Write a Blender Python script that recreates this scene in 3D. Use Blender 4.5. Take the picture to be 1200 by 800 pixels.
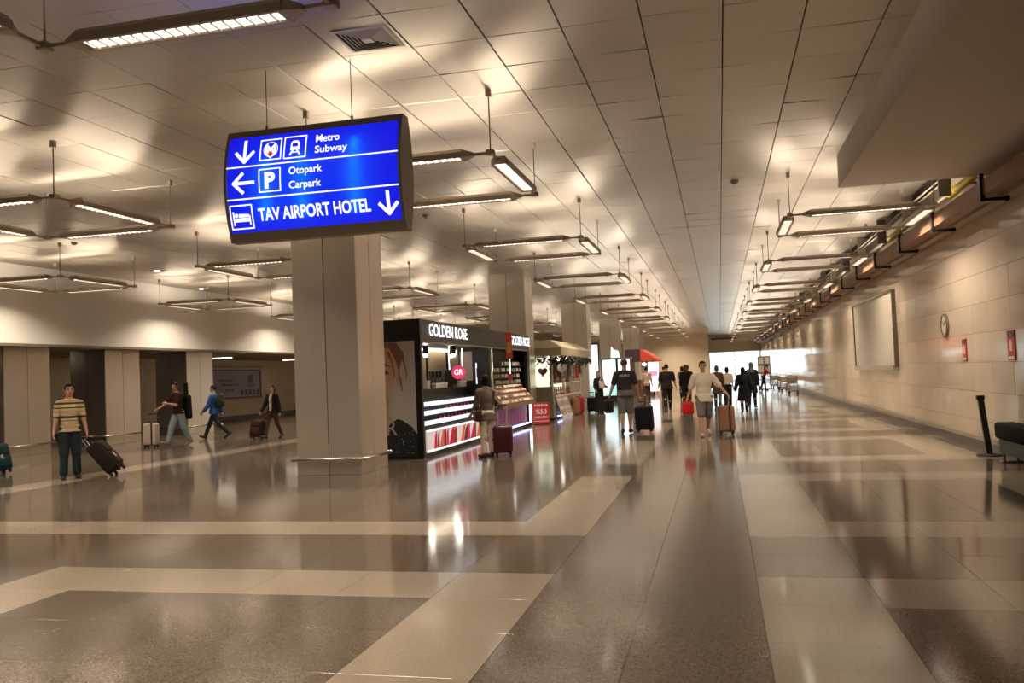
import bpy, bmesh, math, random
import numpy as np
from mathutils import Matrix, Vector, Euler

for _o in list(bpy.data.objects):
    bpy.data.objects.remove(_o)
random.seed(7)
SC = bpy.context.scene
COL = SC.collection
PI = math.pi

# ------------------------------------------------------------------ camera
F_PX = 1009.9
CAM_H = 1.65
AX = np.array([[0.97139737, -0.0486199, -0.23242903],      # world X, Y, Z seen in camera axes (right, down, forward)
               [0.23395621, 0.02843858, 0.97183113],
               [-0.04064038, -0.99841242, 0.03900009]])
cam_d = bpy.data.cameras.new('camera')
cam = bpy.data.objects.new('camera', cam_d)
COL.objects.link(cam)
cam_d.sensor_fit = 'HORIZONTAL'
cam_d.sensor_width = 36.0
cam_d.lens = F_PX * 36.0 / 1200.0
cam_d.clip_end = 400
_r, _d, _f = AX[:, 0], AX[:, 1], AX[:, 2]
cam.matrix_world = Matrix(((_r[0], -_d[0], -_f[0], 0), (_r[1], -_d[1], -_f[1], 0), (_r[2], -_d[2], -_f[2], CAM_H), (0, 0, 0, 1)))
SC.camera = cam

# ------------------------------------------------------------------ world and exposure
world = bpy.data.worlds.new('world')
SC.world = world
world.use_nodes = True
_bg = world.node_tree.nodes['Background']
_bg.inputs[0].default_value = (0.86, 0.95, 1.0, 1)
_bg.inputs[1].default_value = 3.0
SC.view_settings.view_transform = 'Standard'
SC.view_settings.look = 'None'
SC.view_settings.gamma = 1.0
SC.view_settings.exposure = 0.12
SC.view_settings.use_curve_mapping = False
try:
    SC.cycles.use_denoising = True
    SC.cycles.max_bounces = 8
    SC.cycles.diffuse_bounces = 4
    SC.cycles.glossy_bounces = 4
    SC.cycles.transparent_max_bounces = 8
    SC.cycles.sample_clamp_indirect = 4.0
    SC.cycles.caustics_reflective = False
    SC.cycles.caustics_refractive = False
except Exception:
    pass
LAMP_GLOW = 3.2      # radiance of the lamp faces seen from the side
LAMP_WATTS = 40.0    # light each lamp throws down between its louvres
LAMP_UP = 34.0       # radiance of the upward strip
LAMP_COL = (1.0, 0.83, 0.635)

def project(x, y, z):
    c = AX.T @ np.array([x, y, z - CAM_H])
    if c[2] < 0.05:
        return None
    return (600 + F_PX * c[0] / c[2], 400 + F_PX * c[1] / c[2])

# ------------------------------------------------------------------ materials
MATS = {}
def mat(name, col=(0.5, 0.5, 0.5), rough=0.5, metal=0.0, emit=None, estr=0.0, noise=0.0, nscale=8.0, bump=0.0, bscale=200.0, spec=0.5, rand=0.0, stretch=None, coat=0.0, trans=0.0, alpha=1.0, speck=0.0, sscale=300.0):
    if name in MATS:
        return MATS[name]
    m = bpy.data.materials.new(name)
    m.use_nodes = True
    nt = m.node_tree
    N, L = nt.nodes, nt.links
    b = N['Principled BSDF']
    b.inputs['Base Color'].default_value = (*col, 1)
    b.inputs['Roughness'].default_value = rough
    b.inputs['Metallic'].default_value = metal
    b.inputs['Specular IOR Level'].default_value = spec
    if coat:
        b.inputs['Coat Weight'].default_value = coat
        b.inputs['Coat Roughness'].default_value = 0.05
    if trans:
        b.inputs['Transmission Weight'].default_value = trans
    if alpha < 1:
        b.inputs['Alpha'].default_value = alpha
    if emit:
        b.inputs['Emission Color'].default_value = (*emit, 1)
        b.inputs['Emission Strength'].default_value = estr
    tc = N.new('ShaderNodeTexCoord')
    cur = None
    if noise or speck or rand:
        cur = N.new('ShaderNodeRGB')
        cur.outputs[0].default_value = (*col, 1)
        cur = cur.outputs[0]
    vec = tc.outputs['Object']
    if stretch:
        mp = N.new('ShaderNodeMapping')
        mp.inputs['Scale'].default_value = stretch
        L.new(vec, mp.inputs[0])
        vec = mp.outputs[0]
    elif rand or speck:
        g = N.new('ShaderNodeNewGeometry')
        vec = g.outputs['Position']
    def scale_by(src, fac_socket, lo, hi):
        mr = N.new('ShaderNodeMapRange')
        mr.inputs['To Min'].default_value = lo
        mr.inputs['To Max'].default_value = hi
        L.new(fac_socket, mr.inputs['Value'])
        mx = N.new('ShaderNodeMix')
        mx.data_type = 'RGBA'
        mx.blend_type = 'MULTIPLY'
        mx.inputs['Factor'].default_value = 1.0
        L.new(src, mx.inputs[6])
        cc = N.new('ShaderNodeCombineColor')
        for i in range(3):
            L.new(mr.outputs[0], cc.inputs[i])
        L.new(cc.outputs[0], mx.inputs[7])
        return mx.outputs[2]
    if noise:
        nz = N.new('ShaderNodeTexNoise')
        nz.inputs['Scale'].default_value = nscale
        nz.inputs['Detail'].default_value = 5
        L.new(vec, nz.inputs['Vector'])
        cur = scale_by(cur, nz.outputs['Fac'], 1 - noise * 1.6, 1 + noise * 1.6)
    if speck:
        vz = N.new('ShaderNodeTexVoronoi')
        vz.inputs['Scale'].default_value = sscale
        L.new(vec, vz.inputs['Vector'])
        sp = N.new('ShaderNodeSeparateColor')
        L.new(vz.outputs['Color'], sp.inputs[0])
        cur = scale_by(cur, sp.outputs[0], 1 - speck, 1 + speck)
    if rand:
        oi = N.new('ShaderNodeObjectInfo')
        cur = scale_by(cur, oi.outputs['Random'], 1 - rand, 1 + rand)
    if cur is not None:
        L.new(cur, b.inputs['Base Color'])
    if bump:
        nb = N.new('ShaderNodeTexNoise')
        nb.inputs['Scale'].default_value = bscale
        nb.inputs['Detail'].default_value = 3
        L.new(vec, nb.inputs['Vector'])
        bp = N.new('ShaderNodeBump')
        bp.inputs['Strength'].default_value = bump
        bp.inputs['Distance'].default_value = 0.01
        L.new(nb.outputs['Fac'], bp.inputs['Height'])
        L.new(bp.outputs[0], b.inputs['Normal'])
    MATS[name] = m
    return m

def emat(name, col=(1, 1, 1), s=1.0):
    return mat(name, (0.02, 0.02, 0.02), 0.6, emit=col, estr=s)

# ------------------------------------------------------------------ mesh builder
class MB:
    def __init__(self):
        self.v, self.f, self.mi = [], [], []
    def add(self, vs, fs, mi=0):
        n = len(self.v)
        self.v += [tuple(p) for p in vs]
        self.f += [tuple(i + n for i in q) for q in fs]
        self.mi += [mi] * len(fs)
        return self
    def box(self, x0, x1, y0, y1, z0, z1, mi=0):
        vs = [(x0, y0, z0), (x1, y0, z0), (x1, y1, z0), (x0, y1, z0), (x0, y0, z1), (x1, y0, z1), (x1, y1, z1), (x0, y1, z1)]
        return self.add(vs, [(3, 2, 1, 0), (4, 5, 6, 7), (0, 1, 5, 4), (1, 2, 6, 5), (2, 3, 7, 6), (3, 0, 4, 7)], mi)
    def rbox(self, x0, x1, y0, y1, z0, z1, r=0.03, mi=0):
        """box with chamfered edges"""
        bm = bmesh.new()
        bmesh.ops.create_cube(bm, size=1)
        for v in bm.verts:
            v.co = Vector((x0 + (v.co.x + 0.5) * (x1 - x0), y0 + (v.co.y + 0.5) * (y1 - y0), z0 + (v.co.z + 0.5) * (z1 - z0)))
        bmesh.ops.bevel(bm, geom=bm.edges[:], offset=r, segments=3, profile=0.5, affect='EDGES')
        bm.verts.index_update()
        self.add([v.co[:] for v in bm.verts], [[v.index for v in f.verts] for f in bm.faces], mi)
        bm.free()
        return self
    def tube(self, pts, r, n=8, mi=0, r2=None):
        pts = [Vector(p) for p in pts]
        rings, k = [], len(pts)
        base = len(self.v)
        up = None
        for i, p in enumerate(pts):
            d = (pts[min(i + 1, k - 1)] - pts[max(i - 1, 0)]).normalized()
            a = d.orthogonal().normalized() if up is None else (up - d * up.dot(d)).normalized()
            up = a
            b = d.cross(a)
            rr = r if r2 is None else r + (r2 - r) * i / max(1, k - 1)
            self.v += [tuple(p + (a * math.cos(2 * PI * j / n) + b * math.sin(2 * PI * j / n)) * rr) for j in range(n)]
        for i in range(k - 1):
            for j in range(n):
                q = base + i * n
                self.f.append((q + j, q + (j + 1) % n, q + n + (j + 1) % n, q + n + j))
                self.mi.append(mi)
        self.f.append(tuple(base + j for j in reversed(range(n))))
        self.f.append(tuple(base + (k - 1) * n + j for j in range(n)))
        self.mi += [mi, mi]
        return self
    def lathe(self, prof, c=(0, 0, 0), n=12, mi=0):
        base = len(self.v)
        for (r, z) in prof:
            self.v += [(c[0] + r * math.cos(2 * PI * j / n), c[1] + r * math.sin(2 * PI * j / n), c[2] + z) for j in range(n)]
        for i in range(len(prof) - 1):
            for j in range(n):
                q = base + i * n
                self.f.append((q + j, q + (j + 1) % n, q + n + (j + 1) % n, q + n + j))
                self.mi.append(mi)
        self.f.append(tuple(base + j for j in reversed(range(n))))
        self.f.append(tuple(base + (len(prof) - 1) * n + j for j in range(n)))
        self.mi += [mi, mi]
        return self
    def prism(self, poly, fr, d, mi=0):
        """poly: 2-D outline; fr(u, v, w) -> 3-D; extruded from w=0 to w=d"""
        n = len(poly)
        vs = [fr(u, v, 0) for u, v in poly] + [fr(u, v, d) for u, v in poly]
        fs = [tuple(reversed(range(n))), tuple(range(n, 2 * n))] + [(i, (i + 1) % n, n + (i + 1) % n, n + i) for i in range(n)]
        return self.add(vs, fs, mi)
    def ball(self, c, r, n=10, m=6, mi=0):
        r = r if isinstance(r, (tuple, list)) else (r, r, r)
        base = len(self.v)
        for i in range(1, m):
            t = PI * i / m
            self.v += [(c[0] + r[0] * math.sin(t) * math.cos(2 * PI * j / n), c[1] + r[1] * math.sin(t) * math.sin(2 * PI * j / n), c[2] - r[2] * math.cos(t)) for j in range(n)]
        a = len(self.v)
        self.v += [(c[0], c[1], c[2] - r[2]), (c[0], c[1], c[2] + r[2])]
        for i in range(m - 2):
            for j in range(n):
                q = base + i * n
                self.f.append((q + j, q + (j + 1) % n, q + n + (j + 1) % n, q + n + j))
                self.mi.append(mi)
        for j in range(n):
            self.f.append((a, base + (j + 1) % n, base + j))
            q = base + (m - 2) * n
            self.f.append((a + 1, q + j, q + (j + 1) % n))
            self.mi += [mi, mi]
        return self
    def mesh(self, name, mats, smooth=False):
        me = bpy.data.meshes.new(name)
        me.from_pydata(self.v, [], self.f)
        mats = mats if isinstance(mats, (list, tuple)) else [mats]
        for m in mats:
            me.materials.append(m)
        if len(mats) > 1:
            me.polygons.foreach_set('material_index', self.mi)
        if smooth:
            me.polygons.foreach_set('use_smooth', [True] * len(me.polygons))
        bm = bmesh.new()
        bm.from_mesh(me)
        bmesh.ops.recalc_face_normals(bm, faces=bm.faces[:])
        bm.to_mesh(me)
        bm.free()
        me.update()
        return me
    def build(self, name, mats, parent=None, smooth=False):
        return link(name, self.mesh(name, mats, smooth), parent)

def link(name, data, parent=None):
    o = bpy.data.objects.new(name, data)
    COL.objects.link(o)
    if parent is not None:
        o.parent = parent
    return o

def tag(o, label=None, cat=None, group=None, kind=None):
    if label:
        o['label'] = label
    if cat:
        o['category'] = cat
    if group:
        o['group'] = group
    if kind:
        o['kind'] = kind
    return o

def thing(name, label, cat, loc=(0, 0, 0), rz=0.0, group=None):
    o = link(name, None)
    o.empty_display_size = 0.1
    o.location = loc
    o.rotation_euler = (0, 0, rz)
    return tag(o, label, cat, group)

def copy_tree(o, parent=None):
    c = o.copy()
    COL.objects.link(c)
    c.parent = parent
    for ch in list(o.children):
        copy_tree(ch, c)
    return c

ORD = ['first', 'second', 'third', 'fourth', 'fifth', 'sixth', 'seventh', 'eighth', 'ninth', 'tenth', 'eleventh', 'twelfth', 'thirteenth', 'fourteenth', 'fifteenth', 'sixteenth', 'seventeenth', 'eighteenth']

def text_mesh(body, size_w, size_h, bold=0.02):
    """filled flat glyphs, scaled to size_w x size_h with the origin at lower left; returns verts, faces"""
    cu = bpy.data.curves.new('lettering', 'FONT')
    cu.body = body
    cu.offset = bold
    cu.resolution_u = 3
    o = bpy.data.objects.new('lettering', cu)
    COL.objects.link(o)
    bpy.context.view_layer.update()
    dg = bpy.context.evaluated_depsgraph_get()
    me = bpy.data.meshes.new_from_object(o.evaluated_get(dg))
    vs = [tuple(v.co) for v in me.vertices]
    fs = [tuple(p.vertices) for p in me.polygons]
    bpy.data.objects.remove(o)
    bpy.data.meshes.remove(me)
    xs = [v[0] for v in vs]
    ys = [v[1] for v in vs]
    sx = size_w / (max(xs) - min(xs)) if size_w else None
    sy = size_h / (max(ys) - min(ys)) if size_h else sx
    sx = sx or sy
    return [((v[0] - min(xs)) * sx, (v[1] - min(ys)) * sy) for v in vs], fs

def put_text(name, body, fr, w, h, m, parent, bold=0.02, d=0.0):
    """lettering laid on a surface: fr(u, v, wout) -> 3-D"""
    vs, fs = text_mesh(body, w, h, bold)
    mb = MB()
    mb.add([fr(u, v, d) for u, v in vs], fs)
    me = bpy.data.meshes.new(name)
    me.from_pydata(mb.v, [], mb.f)
    me.materials.append(m)
    return link(name, me, parent)

# ------------------------------------------------------------------ the setting
X_WALL = 4.5        # right wall
Z_CEIL = 5.1
X_FASCIA = -17.85    # upper left wall
Z_SOFFIT = 2.96
X_BACK = -23.5      # wall behind the left columns
Y_END = 100.0
Y_NEAR = -26.0

CEIL_ROT = 0.0
M_STRUCT = mat('mortar', (0.10, 0.085, 0.07), 0.8)
M_TILE_D = mat('dark_granite', (0.138, 0.110, 0.083), 0.10, noise=0.10, nscale=0.9, speck=0.34, sscale=110, rand=0.07, spec=0.55)
M_TILE_L = mat('light_granite', (0.385, 0.32, 0.25), 0.095, noise=0.07, nscale=1.2, speck=0.10, sscale=110, rand=0.05, spec=0.55)
M_CEIL = mat('ceiling_metal', (0.50, 0.45, 0.39), 0.38, metal=0.6, noise=0.03, nscale=1.5, rand=0.04)
_cb = M_CEIL.node_tree.nodes['Principled BSDF']
_tg = M_CEIL.node_tree.nodes.new('ShaderNodeTangent')
_tg.direction_type = 'UV_MAP'
M_CEIL.node_tree.links.new(_tg.outputs[0], _cb.inputs['Tangent'])
_cb.inputs['Anisotropic'].default_value = 0.95
_cb.inputs['Anisotropic Rotation'].default_value = CEIL_ROT
M_GAP = mat('ceiling_void', (0.05, 0.042, 0.036), 0.9)
M_STONE = mat('polished_stone', (0.66, 0.55, 0.435), 0.09, noise=0.05, nscale=2.2, rand=0.05, spec=0.6, bump=0.02, bscale=1.8)
M_PLASTER = mat('cream_plaster', (0.93, 0.89, 0.84), 0.7, noise=0.03, nscale=1.0)
M_BEIGE = mat('beige_wall', (0.62, 0.50, 0.36), 0.55, noise=0.04, nscale=0.8)
M_STEEL = mat('brushed_steel', (0.82, 0.74, 0.65), 0.30, metal=0.85, noise=0.03, nscale=3.0, stretch=(14, 14, 0.5), rand=0.05)
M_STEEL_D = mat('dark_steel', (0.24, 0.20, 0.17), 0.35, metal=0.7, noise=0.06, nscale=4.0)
M_RAIL = mat('steel_rail', (0.72, 0.67, 0.60), 0.22, metal=1.0)
M_BLACK = mat('black_satin', (0.012, 0.011, 0.011), 0.35)
M_BLACKM = mat('black_matt', (0.015, 0.014, 0.014), 0.8)
M_LAMP = mat('lamp_housing', (0.48, 0.40, 0.32), 0.45, metal=0.25)
M_BULK = mat('bulkhead_paint', (0.80, 0.72, 0.65), 0.65)

def struct(name, mb, m, label):
    o = mb.build(name, m)
    o['kind'] = 'structure'
    o['label'] = label
    return o

def seen_area(pts):
    q = [project(*p) for p in pts]
    if any(a is None for a in q):
        q = [a for a in q if a is not None]
        if len(q) < 3:
            return 0.0
    xs = [min(1200, max(0, a[0])) for a in q]
    ys = [min(800, max(0, a[1])) for a in q]
    return (max(xs) - min(xs)) * (max(ys) - min(ys))

def lay(parent, name, cells, meshes, rest_name, mats, maxn=298):
    """cells: (area, kind, matrix); the largest in view are objects of their own, the rest one stuff mesh"""
    cells.sort(key=lambda c: -c[0])
    for a, k, mw in cells[:maxn]:
        o = link(name, meshes[k], parent)
        o.matrix_world = mw
    V, Fc, MI = [], [], []
    n = 0
    base = [(np.array([v.co[:] for v in me.vertices]), [tuple(p.vertices) for p in me.polygons]) for me in meshes]
    for a, k, mw in cells[maxn:]:
        bv, bf = base[k]
        m = np.array(mw)
        V.append(bv @ m[:3, :3].T + m[:3, 3])
        Fc += [tuple(i + n for i in f) for f in bf]
        MI += [k] * len(bf)
        n += len(bv)
    if V:
        me = bpy.data.meshes.new(rest_name)
        me.from_pydata(np.concatenate(V).tolist(), [], Fc)
        for m in mats:
            me.materials.append(m)
        me.polygons.foreach_set('material_index', MI)
        uv = me.uv_layers.new(name='UVMap')
        lv = np.zeros(len(me.loops), np.int32)
        me.loops.foreach_get('vertex_index', lv)
        loc = np.concatenate([base[k][0] for a, k, mw in cells[maxn:]])
        uv.data.foreach_set('uv', loc[lv][:, :2].astype(np.float32).ravel())
        o = link(rest_name, me, parent)
        o['kind'] = 'stuff'

def slab_mesh(name, w, h, t, m, gx=0.003, gy=0.003, ch=0.0008):
    """thin tile centred on the origin, face at z = 0 looking up, tiny chamfer"""
    x, y = w / 2 - gx / 2, h / 2 - gy / 2
    mb = MB()
    vs = [(-x + ch, -y + ch, 0), (x - ch, -y + ch, 0), (x - ch, y - ch, 0), (-x + ch, y - ch, 0),
          (-x, -y, -ch), (x, -y, -ch), (x, y, -ch), (-x, y, -ch), (-x, -y, -t), (x, -y, -t), (x, y, -t), (-x, y, -t)]
    fs = [(0, 1, 2, 3)] + [(4 + i, 4 + (i + 1) % 4, (i + 1) % 4, i) for i in range(4)] + [(8 + i, 8 + (i + 1) % 4, 4 + (i + 1) % 4, 4 + i) for i in range(4)]
    mb.add(vs, fs)
    me = bpy.data.meshes.new(name)
    me.from_pydata(mb.v, [], mb.f)
    me.materials.append(m)
    uv = me.uv_layers.new(name='UVMap')
    for lp in me.loops:
        uv.data[lp.index].uv = me.vertices[lp.vertex_index].co[:2]
    return me

# floor ------------------------------------------------------------
floor = struct('floor', MB().box(X_BACK - 0.3, X_WALL + 0.3, Y_NEAR, Y_END + 0.5, -0.2, -0.006), M_STRUCT, 'polished granite hall floor in dark panels framed by pale bands')
TX, TY = 0.8, 0.825
def light_tile(c, r):
    m = r % 8
    if c in (-1, -2):
        return False
    if c == 0 or c == -3:
        return m <= 5
    if c >= 1:
        return m in (0, 5) or (c == 4 and m <= 5)
    if r >= 0:
        return (r == 0 and c >= -16) or c == -16
    if -8 <= c <= -4:
        return r == -3 or (c == -8 and r <= -3)
    return False
cells = []
for c in range(-29, 6):
    for r in range(-12, 111):
        x, y = 0.2 + TX * (c + 0.5), 8.7 + TY * (r + 0.5)
        if x - 0.4 < X_BACK - 0.35 or y < 2.0:
            continue
        pts = [(x + sx * TX / 2, y + sy * TY / 2, 0) for sx in (-1, 1) for sy in (-1, 1)]
        a = seen_area(pts)
        if a <= 0 and y < 12:
            continue
        if c == 5:
            k = 3 if light_tile(c, r) else 2
            x = 0.2 + TX * 5 + 0.16
        else:
            k = 1 if light_tile(c, r) else 0
        cells.append((a, k, Matrix.Translation((x, y, 0))))
tm = [slab_mesh('tile', TX, TY, 0.01, M_TILE_D), slab_mesh('tile', TX, TY, 0.01, M_TILE_L), slab_mesh('tile', 0.32, TY, 0.01, M_TILE_D), slab_mesh('tile', 0.32, TY, 0.01, M_TILE_L)]
lay(floor, 'tile', cells, tm, 'far_tiles', [M_TILE_D, M_TILE_L, M_TILE_D, M_TILE_L])

# ceiling ----------------------------------------------------------
ceiling = struct('ceiling', MB().box(X_FASCIA - 0.3, X_WALL + 0.3, Y_NEAR, Y_END + 0.5, Z_CEIL + 0.035, Z_CEIL + 0.3), M_GAP, 'suspended ceiling of satin metal panels with dark grooves')
PX, PY = 0.787, 0.87
cells = []
rng = random.Random(3)
pm = [slab_mesh('panel', PX, PY, 0.03, M_CEIL, 0.014, 0.003, 0.003)]
for c in range(-23, 6):
    for r in range(-10, 106):
        x, y = 0.2 + PX * (c + 0.5), 8.4 + PY * (r + 0.5)
        if x + PX / 2 > X_WALL + 0.3 or x - PX / 2 < X_FASCIA - 0.4 or y < 2.5 or (x > 2.2 and y < 15.0):
            continue
        a = seen_area([(x + sx * PX / 2, y + sy * PY / 2, Z_CEIL) for sx in (-1, 1) for sy in (-1, 1)])
        if a <= 0 and y < 12:
            continue
        mw = Matrix.Translation((x, y, Z_CEIL)) @ Euler((PI + rng.gauss(0, 0.003), rng.gauss(0, 0.007), 0)).to_matrix().to_4x4()
        cells.append((a, 0, mw))
lay(ceiling, 'panel', cells, pm, 'far_panels', [M_CEIL])

# right wall -------------------------------------------------------
wall_right = struct('wall_right', MB().box(X_WALL + 0.012, X_WALL + 0.3, Y_NEAR, Y_END + 0.5, -0.1, Z_CEIL + 0.03), M_STRUCT, 'long right wall clad in polished beige stone slabs')
WY, WZ = 1.1, 0.52
wm = [slab_mesh('slab', WY, WZ, 0.012, M_STONE, 0.004, 0.004, 0.002)]
rotw = Matrix(((0, 0, -1, 0), (1, 0, 0, 0), (0, -1, 0, 0), (0, 0, 0, 1)))   # local x -> world y, local z -> -x
cells = []
for c in range(-9, 77):
    for r in range(0, 10):
        y, z = 15.05 + WY * (c + 0.5), -0.02 + WZ * (r + 0.5)
        if z > Z_CEIL:
            continue
        a = seen_area([(X_WALL, y + sy * WY / 2, z + sz * WZ / 2) for sy in (-1, 1) for sz in (-1, 1)])
        if y < 12.5:
            a = 0
        mw = Matrix.Translation((X_WALL, y, z)) @ Euler((rng.gauss(0, 0.0012), 0, rng.gauss(0, 0.0018))).to_matrix().to_4x4() @ rotw
        cells.append((a, 0, mw))
lay(wall_right, 'slab', cells, wm, 'far_slabs', [M_STONE])
struct('baseboard_right', MB().box(X_WALL - 0.05, X_WALL, Y_NEAR, Y_END, 0, 0.15), mat('dark_plinth', (0.13, 0.105, 0.085), 0.3), 'dark stone plinth along the right wall')
b = struct('trim_1', MB().box(X_WALL - 0.10, X_WALL - 0.06, 2, Y_END, 0.17, 0.25), mat('rail_wood', (0.30, 0.24, 0.18), 0.35), 'low bumper rail along the right wall')
for k in range(40):
    MB().box(X_WALL - 0.06, X_WALL, 14.6 + k * 2.2, 14.64 + k * 2.2, 0.17, 0.24).build('rail_bracket', M_RAIL, b)

# left fascia, soffit and back wall --------------------------------
struct('wall_left', MB().box(X_FASCIA - 0.3, X_FASCIA, Y_NEAR, Y_END, Z_SOFFIT, Z_CEIL + 0.03), M_PLASTER, 'smooth cream plaster wall above the left passage')
struct('trim_2', MB().box(X_FASCIA - 0.02, X_FASCIA + 0.03, Y_NEAR, Y_END, Z_SOFFIT - 0.02, Z_SOFFIT + 0.05), mat('fascia_edge', (0.22, 0.18, 0.14), 0.5), 'dark edge strip under the cream wall')
struct('ceiling_soffit', MB().box(X_BACK - 0.3, X_FASCIA - 0.02, Y_NEAR, Y_END, Z_SOFFIT + 0.0, Z_SOFFIT + 0.2), mat('soffit_paint', (0.34, 0.28, 0.22), 0.7), 'low soffit over the left passage')
wall_back = struct('wall_back', MB().box(X_BACK - 0.3, X_BACK, Y_NEAR, Y_END, -0.1, Z_SOFFIT), M_BEIGE, 'beige wall behind the left columns')
struct('baseboard_left', MB().box(X_BACK, X_BACK + 0.04, Y_NEAR, Y_END, 0, 0.2), mat('dark_base', (0.09, 0.07, 0.055), 0.5), 'dark baseboard of the beige wall')

# end wall with daylight opening -----------------------------------
OX0, OX1, OZ1 = -1.05, 4.45, 3.3
mb = MB().box(X_BACK, OX0, Y_END, Y_END + 0.3, -0.1, Z_CEIL + 0.03).box(OX0, X_WALL + 0.3, Y_END, Y_END + 0.3, OZ1, Z_CEIL + 0.03)
struct('wall_end', mb, mat('end_plaster', (0.88, 0.74, 0.55), 0.6), 'beige wall closing the far end of the hall')
struct('wall_stub', MB().box(-6.1, -0.85, 76.8, 77.1, -0.1, Z_CEIL + 0.03), mat('end_plaster'), 'tan cross wall left of the daylit glass front')
struct('wall_behind', MB().box(X_BACK, X_WALL + 0.3, Y_NEAR - 0.3, Y_NEAR, -0.1, Z_CEIL + 0.03), M_PLASTER, 'plain wall behind the viewer')
w1 = link('window_1', None)
w1.location = (0, Y_END + 0.1, 0)
tag(w1, 'wide daylit glass front at the far end of the hall', None, None, 'structure')
for x in (OX0, 1.7, OX1):
    MB().box(x - 0.04, x + 0.04, -0.06, 0.06, 0, OZ1).build('mullion', M_STEEL_D, w1)
for z in (0.06, 2.35, OZ1 - 0.04):
    MB().box(OX0, OX1, -0.05, 0.05, z - 0.03, z + 0.03).build('transom', M_STEEL_D, w1)
M_GLASS = mat('clear_glass', (0.9, 0.95, 0.95), 0.0, trans=1.0)
_g = bpy.data.materials.new('pane_glass')
_g.use_nodes = True
_n = _g.node_tree
_n.nodes.remove(_n.nodes['Principled BSDF'])
_t = _n.nodes.new('ShaderNodeBsdfTransparent')
_t.inputs[0].default_value = (0.94, 0.97, 0.96, 1)
_gl = _n.nodes.new('ShaderNodeBsdfGlossy')
_gl.inputs['Roughness'].default_value = 0.02
_fr = _n.nodes.new('ShaderNodeFresnel')
_mx = _n.nodes.new('ShaderNodeMixShader')
_n.links.new(_fr.outputs[0], _mx.inputs[0])
_n.links.new(_t.outputs[0], _mx.inputs[1])
_n.links.new(_gl.outputs[0], _mx.inputs[2])
_n.links.new(_mx.outputs[0], _n.nodes['Material Output'].inputs[0])
M_PANE = _g
for x0, x1 in ((OX0, 1.7), (1.7, OX1)):
    MB().box(x0, x1, -0.005, 0.005, 0.05, OZ1).build('pane', M_PANE, w1)
# pavement outside, and a beam over the opening
struct('ground', MB().box(-40, 40, Y_END + 0.5, Y_END + 120, -0.25, -0.05), mat('pavement', (0.55, 0.54, 0.52), 0.8, noise=0.05), 'pale pavement outside the glass front')
struct('trim_3', MB().box(-0.8, X_WALL - 0.01, Y_END - 0.2, Y_END, 4.72, 4.9), mat('end_beam', (0.20, 0.12, 0.08), 0.6), 'brown pipe casing across the top of the end wall')

# bulkhead box under the ceiling on the right ----------------------
bulk = MB().box(2.08, X_WALL, Y_NEAR, 15.21, 4.55, Z_CEIL + 0.03)
struct('ceiling_bulkhead', bulk, M_BULK, 'dropped plaster bulkhead box at upper right of the hall')

# ------------------------------------------------------------------ steel clad pillars
def make_pillar(x0, x1, y0, y1, z1, label, rail=True, cat='pillar', dark_front=False):
    p = thing('steel_pillar', label, cat, ((x0 + x1) / 2, (y0 + y1) / 2, 0), 0, 'steel clad pillars')
    w, d = (x1 - x0) / 2, (y1 - y0) / 2
    MB().box(-w + 0.03, w - 0.03, -d + 0.03, d - 0.03, 0, z1).build('core', M_BLACKM, p)
    g = 0.006
    for (ax, s) in (('y', -1), ('x', 1), ('y', 1), ('x', -1)):
        for h in (-1, 1):
            a0, a1 = (g, (w if ax == 'y' else d) - 0.0) if h > 0 else (-(w if ax == 'y' else d), -g)
            mb = MB()
            if ax == 'y':
                mb.rbox(a0, a1, min(s * d, s * (d - 0.04)), max(s * d, s * (d - 0.04)), 0.0, z1, 0.008)
            else:
                mb.rbox(min(s * w, s * (w - 0.04)), max(s * w, s * (w - 0.04)), a0 + (0.041 if h < 0 else 0), a1 - (0.041 if h > 0 else 0), 0.0, z1, 0.008)
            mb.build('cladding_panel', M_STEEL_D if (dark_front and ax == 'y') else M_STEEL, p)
    if rail:
        e = 0.07
        pts = [(-w - e, -d - e, 0.28), (w + e - 0.05, -d - e, 0.28), (w + e, -d - e + 0.05, 0.28), (w + e, d + e, 0.28)]
        r = MB().tube(pts, 0.028, 8).tube([(w + e, d + e, 0.28), (-w - e, d + e, 0.28), (-w - e, -d - e, 0.28)], 0.028, 8).build('bumper_rail', M_RAIL, p, True)
        for (bx, by) in ((-w * 0.7, -d), (w * 0.7, -d), (w, -d * 0.7), (w, d * 0.7)):
            q = (bx + (e if bx == w else 0), by - (e if by == -d else 0), 0.28)
            MB().tube([(bx, by, 0.28), q], 0.012, 6).build('rail_stub', M_RAIL, r)
    return p

for k in range(6):
    y = 14.3 + 13.9 * k
    lab = 'brushed steel clad square pillar, ' + ('nearest, under the blue sign, with a low bumper rail' if k == 0 else ORD[k] + ' of the row going back along the kiosks')
    make_pillar(-7.5, -6.25, y, y + 1.25, Z_CEIL + 0.03, lab)
colx = [(19.1, 'leftmost low steel column under the soffit, behind the striped shirt man'), (23.0, 'low steel column under the soffit, second from the left'), (27.2, 'low steel column under the soffit beside the framed wall poster')]
for y, lab in colx:
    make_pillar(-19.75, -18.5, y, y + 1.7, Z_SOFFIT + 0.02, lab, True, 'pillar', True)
make_pillar(-19.75, -18.5, 14.9, 16.6, Z_SOFFIT + 0.02, 'low steel column at the left picture edge', True, 'pillar', True)

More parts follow.
